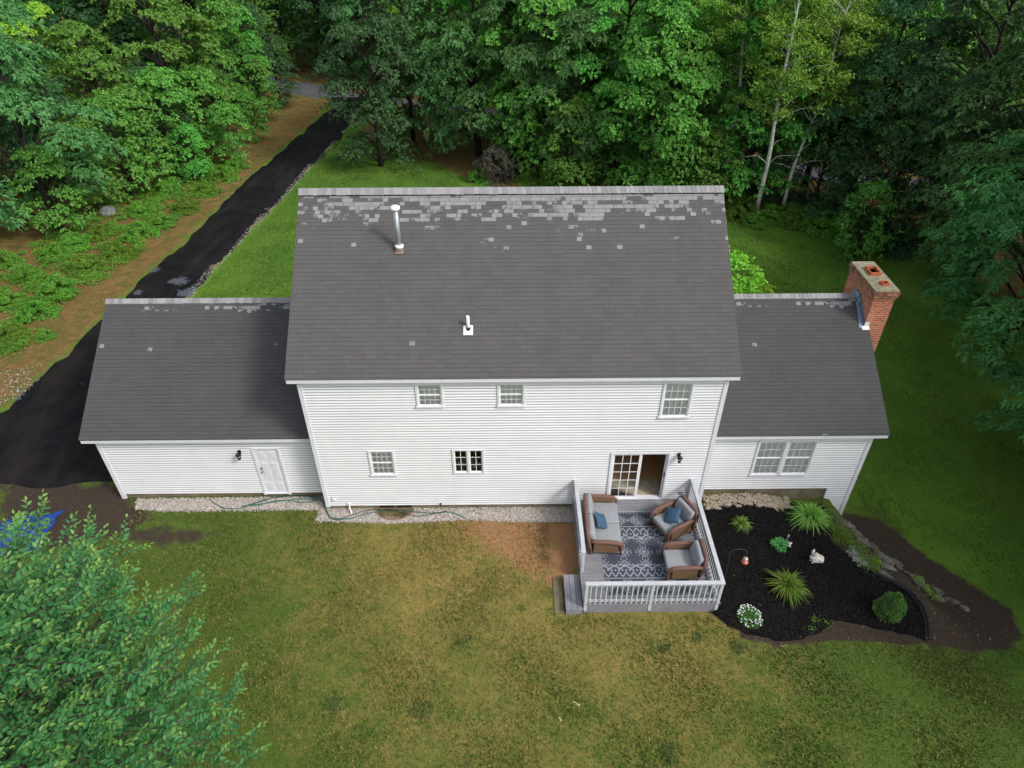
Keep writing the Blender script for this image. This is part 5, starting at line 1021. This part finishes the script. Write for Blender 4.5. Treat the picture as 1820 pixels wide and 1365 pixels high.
# white birches with long bare trunks
def birch(label,px,py,top,h,seed,r=.13):
    rs=np.random.default_rng(seed); q=gp(px,py); t=thing('birch_tree',label,'tree',(q.x,q.y,q.z-.05),'white-barked birches at the right lawn edge')
    # lean so that the trunk passes the measured point
    e=ony(*top,q.y); lx,lz=(e.x-q.x),(e.z-q.z); kx=lx/max(lz,1); tr=MB(); path=[]; kk=12
    for i in range(kk+1): z=h*i/kk; path.append((kx*z+.10*math.sin(i*.9+seed)*(i>0),.12*math.sin(i*.7),z-.2*(i==0)))
    tr.tube(path,[r*(1-.8*i/kk) for i in range(kk+1)],9); C=[];PR=[];NNs=[]
    for i in range(74):
        z=h*(.42+.58*rs.random()**.9); f=z/h*kk; j=min(int(f),kk-1); b=np.array(path[j])+(np.array(path[j+1])-np.array(path[j]))*(f-j); a=rs.random()*6.28; q_=(.5+2.1*rs.random())*(1.15-.5*z/h); c=b+np.array([math.cos(a)*q_,math.sin(a)*q_,q_*.55]); C.append(c); PR.append(.35+.45*rs.random()); NNs.append([math.cos(a)*.5,math.sin(a)*.5,1])
        if i<44: tr.tube(limb_path(b,c,rs,k=4,j=.15),[.028,.022,.016,.011,.006],5)
    for (f,a,L) in ((.28,.2,1.9),(.33,3.4,1.7),(.4,1.2,1.5)):
        b=np.array(path[int(f*kk)]); c=b+np.array([math.cos(a)*L,-.3,L*.35]); tr.tube(limb_path(b,c,rs,k=4,j=.3),[.022,.018,.013,.009,.005],5)
    C=np.array(C);PR=np.array(PR);NNs=unit(np.array(NNs)); rp=60; k=4; n=len(C)*rp; pi=np.repeat(np.arange(len(C)),rp); P=C[pi]+rs.normal(0,.5,(n,3))*PR[pi][:,None]*np.array([1,1,.55]); P2=np.repeat(P,k,0); m=len(P2); D=unit(rs.normal(0,1,(m,3))*np.array([1,1,.5])); sz=.11*(.7+.6*rs.random(m)); V,Fq=leafquads(P2+rs.normal(0,.04,(m,3)),D,sz,sz*.8,rs,.3)
    o=tr.build('trunk',birchm,t,local=True,smooth=True); npmesh('crown',V,Fq,L_birch,t); TREES.append((q.x,q.y))
birch('white birch at the back corner of the main roof, leftmost of the white-barked trunks',1288,352,(1312,150),15,3,.17)
birch('white birch with a reddish-stained foot right of the main roof, the straightest pale trunk',1344,388,(1384,180),14,5,.15)
birch('pale birch rising beside the red-footed one and leaning more to the right',1384,386,(1432,245),13,8,.12)
birch('thin pale trunk among the maples left of the birches',1238,340,(1262,150),13,21,.07)
birch('thin pale trunk just right of the leftmost birch',1316,345,(1345,200),13,24,.075)
birch('thin pale trunk right of the leaning birch, in front of the dark woods',1428,372,(1475,200),12,27,.07)
# shrubs
tree('bush',9.4,11.6,(1.6,1.25,1.5),.3,'rounded bright yellow-green shrub behind the right wing roof',cat='shrub')
tree('bush',11.2,11.6,(1.0,1.0,.85),1.9,'smaller yellow-green shrub at the right end of the rounded one behind the wing',cat='shrub')
q=gp(882,322); tree('plum',q.x,q.y,1.15,.2,'dull purple-leaved shrub beyond the main ridge at the front lawn edge',cat='shrub'); tree('low_shrub',q.x-1.1,q.y-.1,.9,.2,'dark green low shrub left of the purple one',cat='shrub')
GU='low green shrubs along the woods edge left of the driveway'
LBL=['low shrub cut by the left frame edge, third up from the lowest leafy patch','low shrub in the litter near the left frame edge, just above the tan verge','low shrub midway between the left frame edge and the garage roof corner','low shrub straight above the left end of the garage ridge','low shrub in the litter just below the grey boulder','wide low shrub left of and below the grey boulder','low shrub between the grey boulder and the driveway edge','low shrub right of the grey boulder, close to the verge','low shrub on the verge where the driveway passes the dense sapling','low shrub under the outermost maple boughs beside the driveway','low shrub below the thick dark maple trunk','last low shrub up the driveway before the open brown litter','small low shrub touching the left frame edge above the verge','low shrub tucked under the blue-green oak left of the boulder','low shrub behind the grey boulder on its right, under the saplings','low shrub in deep shade beneath the bright maple','low shrub directly left of the grey boulder','tiny low shrub alone on the tan litter nearest the camera','lowest leafy patch at the left frame edge','small low shrub on the open litter below and right of the boulder','low shrub under the blue-green oak at the left frame edge','low shrub right of the blue-green oak trunk','low shrub under the saplings behind and right of the grey boulder']
for i,(px,py,s) in enumerate(((25,600,1.0),(70,560,1.2),(110,520,1.5),(150,480,1.3),(200,455,1.2),(60,500,1.2),(250,420,1.4),(290,400,1.2),(330,375,1.3),(370,345,1.3),(400,318,1.5),(420,300,1.3),(20,540,1.1),(130,440,1.3),(300,345,1.4),(350,310,1.5),(180,420,1.1),(80,600,.7),(10,620,.8),(230,455,.9),(10,470,1.3),(100,455,1.2),(250,380,1.2))):
    tpx('low_shrub',px,py,(s*.8,s*.8,s*.55),i*1.3,LBL[i],GU,cat='shrub')
GV='low shrubs under the trees behind the house'
LBV=['low shrub right of the purple shrub','low shrub two steps right of the purple shrub','low shrub below the sapling behind the main ridge','low shrub at the right end of the main ridge','low shrub between the main ridge end and the red-footed birch','low shrub at the foot of the red-footed birch','low shrub at the foot of the pale leaning birch','low shrub just right of the leaning birch','low shrub on the lawn edge right of both birches','low shrub midway between the birches and the chimney top','small low shrub on the lawn side left of the red-footed birch','smallest low shrub in front of the birch feet','low shrub touching the right side of the purple shrub','low shrub at the dark corner of the lawn above the chimney']
for i,(px,py,s) in enumerate(((960,322,1.3),(985,326,1.1),(1010,330,1.2),(1300,368,1.4),(1325,380,1.2),(1365,392,1.1),(1400,396,1.3),(1430,402,1.4),(1455,410,1.4),(1485,418,1.2),(1310,392,1.0),(1340,400,.9),(935,322,.9),(1520,428,1.3))):
    tpx('low_shrub',px,py,(s,s,s*.8),i*1.9,LBV[i],GV,cat='shrub')
# ground cover
def cover(name,label,poly,n_cl,per,R,hh,mat,L,Wd,seed):
    rs=np.random.default_rng(seed); P=np.array(poly); lo=P.min(0);hi=P.max(0); c=[]
    while len(c)<n_cl:
        q=rs.random((400,2))*(hi-lo)+lo; k=sdist(q[:,0],q[:,1],poly)<-.15; c+=list(q[k])
    c=np.array(c[:n_cl]); R_=R*(.5+rs.random(n_cl)); i=np.repeat(np.arange(n_cl),per); a=rs.random(len(i))*6.28; rr=np.sqrt(rs.random(len(i))); x=c[i,0]+R_[i]*rr*np.cos(a); y=c[i,1]+R_[i]*rr*np.sin(a); z=ground_h(x,y)+.03+hh*(R_[i]/R)*(1-rr**2)*(.5+.5*rs.random(len(i)))
    D=unit(rs.normal(0,1,(len(i),3))*np.array([1,1,.3])+np.array([0,0,.25])); sz=L*(.6+.8*rs.random(len(i))); V,Fq=leafquads(np.stack([x,y,z],-1),D,sz,sz*Wd,rs); o=npmesh(name,V,Fq,mat); setp(o,label,'undergrowth',None,'stuff')
cover('undergrowth','low leafy undergrowth on the leaf litter left of the driveway',gpl([(0,470),(110,400),(200,350),(300,310),(430,270),(415,300),(340,380),(215,480),(80,570),(30,640),(0,650)]),420,150,.36,.2,L_under,.085,.6,41)
cover('undergrowth','dark low undergrowth beneath the trees at the back of the right lawn',gpl([(1295,360),(1350,385),(1420,402),(1500,425),(1600,470),(1640,440),(1560,390),(1450,350),(1330,330)]),200,90,.6,.35,L_dark,.15,.6,42)
cover('undergrowth','sparse green weeds in the litter between the front lawn and the road',gpl([(920,335),(1060,340),(1200,352),(1200,320),(1000,300),(900,310)]),120,80,.45,.2,L_under,.12,.6,43)
cover('weeds','thin weeds on the black mulch and bare soil',gpl([(1440,1090),(1490,1100),(1475,1120),(1440,1130),(1420,1120)]),14,14,.14,.06,L_under,.06,.5,44)
# small yellow flowers and a lone bright weed in the back lawn
mb=MB()
for (px,py) in ((1021,1248),(1025,1251),(1029,1253),(995,1276),(997,1280)):
    q=onz(px,py,.05)
    for k in range(3): mb.blob((q.x+.02*math.cos(k*2),q.y+.02*math.sin(k*2),.05),(.014,.014,.008),1,.1,k)
o=mb.build('lawn_flowers',simple('cream_petals',(.7,.62,.35),.7)); setp(o,'tiny cream flowers in the back lawn','flowers',None,'stuff')
# grass blades
def grass(name,label,poly,excl,dens,hgt,mat,seed,st=3,wd=.012):
    rs=np.random.default_rng(seed); P=np.array(poly); lo=P.min(0);hi=P.max(0); n=int((hi-lo).prod()*dens); q=rs.random((n,2))*(hi-lo)+lo; k=sdist(q[:,0],q[:,1],poly)<0
    for e in excl: k&=sdist(q[:,0],q[:,1],e)+rs.normal(0,.07,n)>.03
    q=q[k]; n=len(q); a=rs.random(n)*6.28; hh=hgt*(.4+rs.random(n)); z=ground_h(q[:,0],q[:,1])-.035; ln=rs.normal(0,.6,(n,2))*hh[:,None]
    w_=wd*(.5+rs.random(n)); b=np.stack([np.cos(a)*w_,np.sin(a)*w_],-1); V=np.zeros((n,3,3)); V[:,0,:2]=q-b;V[:,1,:2]=q+b;V[:,2,:2]=q+ln; V[:,:2,2]=z[:,None]; V[:,2,2]=z+.03+hh
    o=npmesh(name,V.reshape(-1,3),np.arange(3*n).reshape(n,3),mat); setp(o,label,'grass',None,'stuff')
deckp=[(1.3,-4.15),(6.05,-4.15),(6.05,0),(1.3,0)]
grass('grass','short dry patchy grass of the back lawn',[(-15,-9.5),(15,-9.5),(15,-5.2),(13.8,-5.3),(6,-4.2),(6,0),(2,-.3),(-12.9,.4),(-17,.9),(-17,-9.5)],[bed_poly,strip1,deckp,soil_polys[0],soil_polys[1],soil_polys[2],soil_polys[3]],650,.045,g_back,51,wd=.016)
grass('grass','green grass of the front lawn beside the driveway',gpl([(640,240),(560,300),(500,365),(430,440),(385,485),(350,530),(520,530),(560,400),(820,335),(800,300),(700,265)]),[],260,.05,g_front,52,wd=.022)
grass('grass','dark green grass of the right lawn',[(12.4,-6),(18,-7),(21,-4),(21,20),(14,24),(8,20),(8,10),(12.8,9),(12.8,1)],[soil_polys[0],bed_poly],170,.05,g_front,53,wd=.022)

def flakes(name,label,poly,n,L,z,mat,seed,cat):
    rs=np.random.default_rng(seed); P=np.array(poly); lo=P.min(0);hi=P.max(0); q=rs.random((n*3,2))*(hi-lo)+lo; q=q[sdist(q[:,0],q[:,1],poly)<-.03][:n]; m=len(q); a=rs.random(m)*6.28; D=unit(np.stack([np.cos(a),np.sin(a),rs.normal(0,.25,m)],-1)); P3=np.stack([q[:,0],q[:,1],ground_h(q[:,0],q[:,1])+z+.02*rs.random(m)],-1); sz=L*(.4+.9*rs.random(m)); V,Fq=leafquads(P3,D,sz,sz*.45,rs,0); o=npmesh(name,V,Fq,mat); setp(o,label,cat,None,'stuff')
chipm=NT('bark_chips'); chipm.col(chipm.mix(chipm.isl(),(.004,.0035,.0035),(.017,.014,.013))).r(.9); chipm=chipm.m
flakes('bark_chips','black bark chips covering the garden bed',bed_poly,26000,.06,.055,chipm,61,'mulch')
litm=NT('fallen_leaf'); litm.col(litm.mix(litm.isl(),(.3,.17,.06),(.12,.06,.025))).r(.8); litm=litm.m
flakes('fallen_leaves','few dry brown leaves scattered on the back lawn and mulch',[(-12,-9),(13,-9),(13,-.9),(-12,-.9)],260,.06,.05,litm,62,'fallen leaves')
flakes('fallen_leaves','dry brown leaves scattered over the litter left of the driveway',gpl([(0,740),(0,480),(200,360),(430,270),(560,190),(584,185),(500,262),(350,400),(210,530)]),5000,.09,.04,litm,63,'fallen leaves')
# ------------------------------------------------------------------ the near elm in the lower left corner
def near_tree():
    rs=np.random.default_rng(77); bx,by=-8.65,-11.3; t=thing('elm_tree','near leafy tree filling the lower left corner, its bright twigs reaching over the lawn','tree',(bx,by,0)); tr=MB()
    path=[(0,0,-.2),(.05,.02,2.5),(.0,.1,5),(.1,.0,7.2),(.1,0,9.2)]; tr.tube(path,[.2,.16,.12,.07,.03],10)
    P=[];D=[];Ls=[];TP=[];tw=[]
    def prof(z): 
        t_=(z-1.5)/8.6; return 4.05*max(.02,math.sin(math.pi*min(1,max(0,.12+.80*t_))))**.62
    nb=400
    for b in range(nb):
        z=2.5+7.5*rs.random()**.62; a=rs.random()*6.283; R=prof(z)*(.80+.28*rs.random()); z0=max(1.2,z-.45*R); p0=np.array([0,0,z0]); p1=np.array([math.cos(a)*R,math.sin(a)*R,z+.15]); lp_=np.array(limb_path(p0,p1,rs,k=7,j=.18)); tr.tube([tuple(x) for x in lp_],[.022*(1.15-i/7)+.003 for i in range(8)],5)
        dirb=unit(p1-p0)
        for s in range(13):
            u=.35+.65*(s+rs.random())/13; f=u*7; i=min(int(f),6); q=lp_[i]+(lp_[i+1]-lp_[i])*(f-i); side=1 if s%2 else -1
            sd_=unit(np.cross(dirb,[0,0,1])); d=unit(dirb*.75+sd_*side*(.9-.5*u)*(.5+.7*rs.random())+np.array([0,0,.30+.25*rs.normal()])+rs.normal(0,.13,3)); L=(.5+.5*rs.random())*(1.05-.25*u)
            nl=int(L/.05); pts=[]
            sag=rs.uniform(-.05,.3)
            for j in range(6): v=j/5; pts.append(q+d*L*v+np.array([0,0,-sag*L*v*v]))
            tr.tube([tuple(x) for x in pts],[.006,.005,.0045,.004,.003,.002],4,cap=False)
            sd2=unit(np.cross(d,[0,0,1])+rs.normal(0,.15,3))
            for j in range(nl):
                v=(j+.6)/nl; pp=q+d*L*v+np.array([0,0,-sag*L*v*v]); sg=1 if j%2 else -1
                dd=unit(sd2*sg*(1-.35*v)+d*(.55+.4*v)+np.array([0,0,-.18])+rs.normal(0,.16,3)) if j<nl-1 else d
                P.append(pp);D.append(dd);Ls.append(.112*(1.05-.45*v**3)*(.8+.4*rs.random())); TP.append((max(0,v-.6)/.4)*(.55+.45*u)*(.6+.4*rs.random()) if z>4 else 0)
    P=np.array(P);D=np.array(D);Ls=np.array(Ls)[:,None];TP=np.array(TP); n=len(P)
    up=np.array([0,0,1.]); S=unit(np.cross(D,up)); Nn=np.cross(S,D); rl=rs.normal(0,.38,n)[:,None]; S2=S*np.cos(rl)+Nn*np.sin(rl); N2=np.cross(S2,D); w_=Ls*.27
    o=lambda f,s_,u: P+D*Ls*f+S2*w_*s_+N2*Ls*u
    V=np.stack([P,o(.3,1,.07),o(.68,.82,.02),o(1.02,0,-.16),o(.68,-.82,.02),o(.3,-1,.07),o(.5,0,-.03)],1).reshape(-1,3); b=np.arange(n)*7; Fq=np.concatenate([np.stack([b,b+1,b+2,b+6],1),np.stack([b+6,b+2,b+3,b+3],1)[:0],np.stack([b,b+6,b+4,b+5],1),np.stack([b+6,b+2,b+3,b+4],1)])
    tip=np.repeat(TP,7); npmesh('crown',V,Fq,L_near,t,attrs={'tip':np.stack([tip]*3+[np.ones_like(tip)],-1)})
    tr.build('trunk',bark,t,local=True,smooth=True)
near_tree()
print('OBJ',len(bpy.data.objects),'faces',sum(len(m.polygons) for m in bpy.data.meshes))
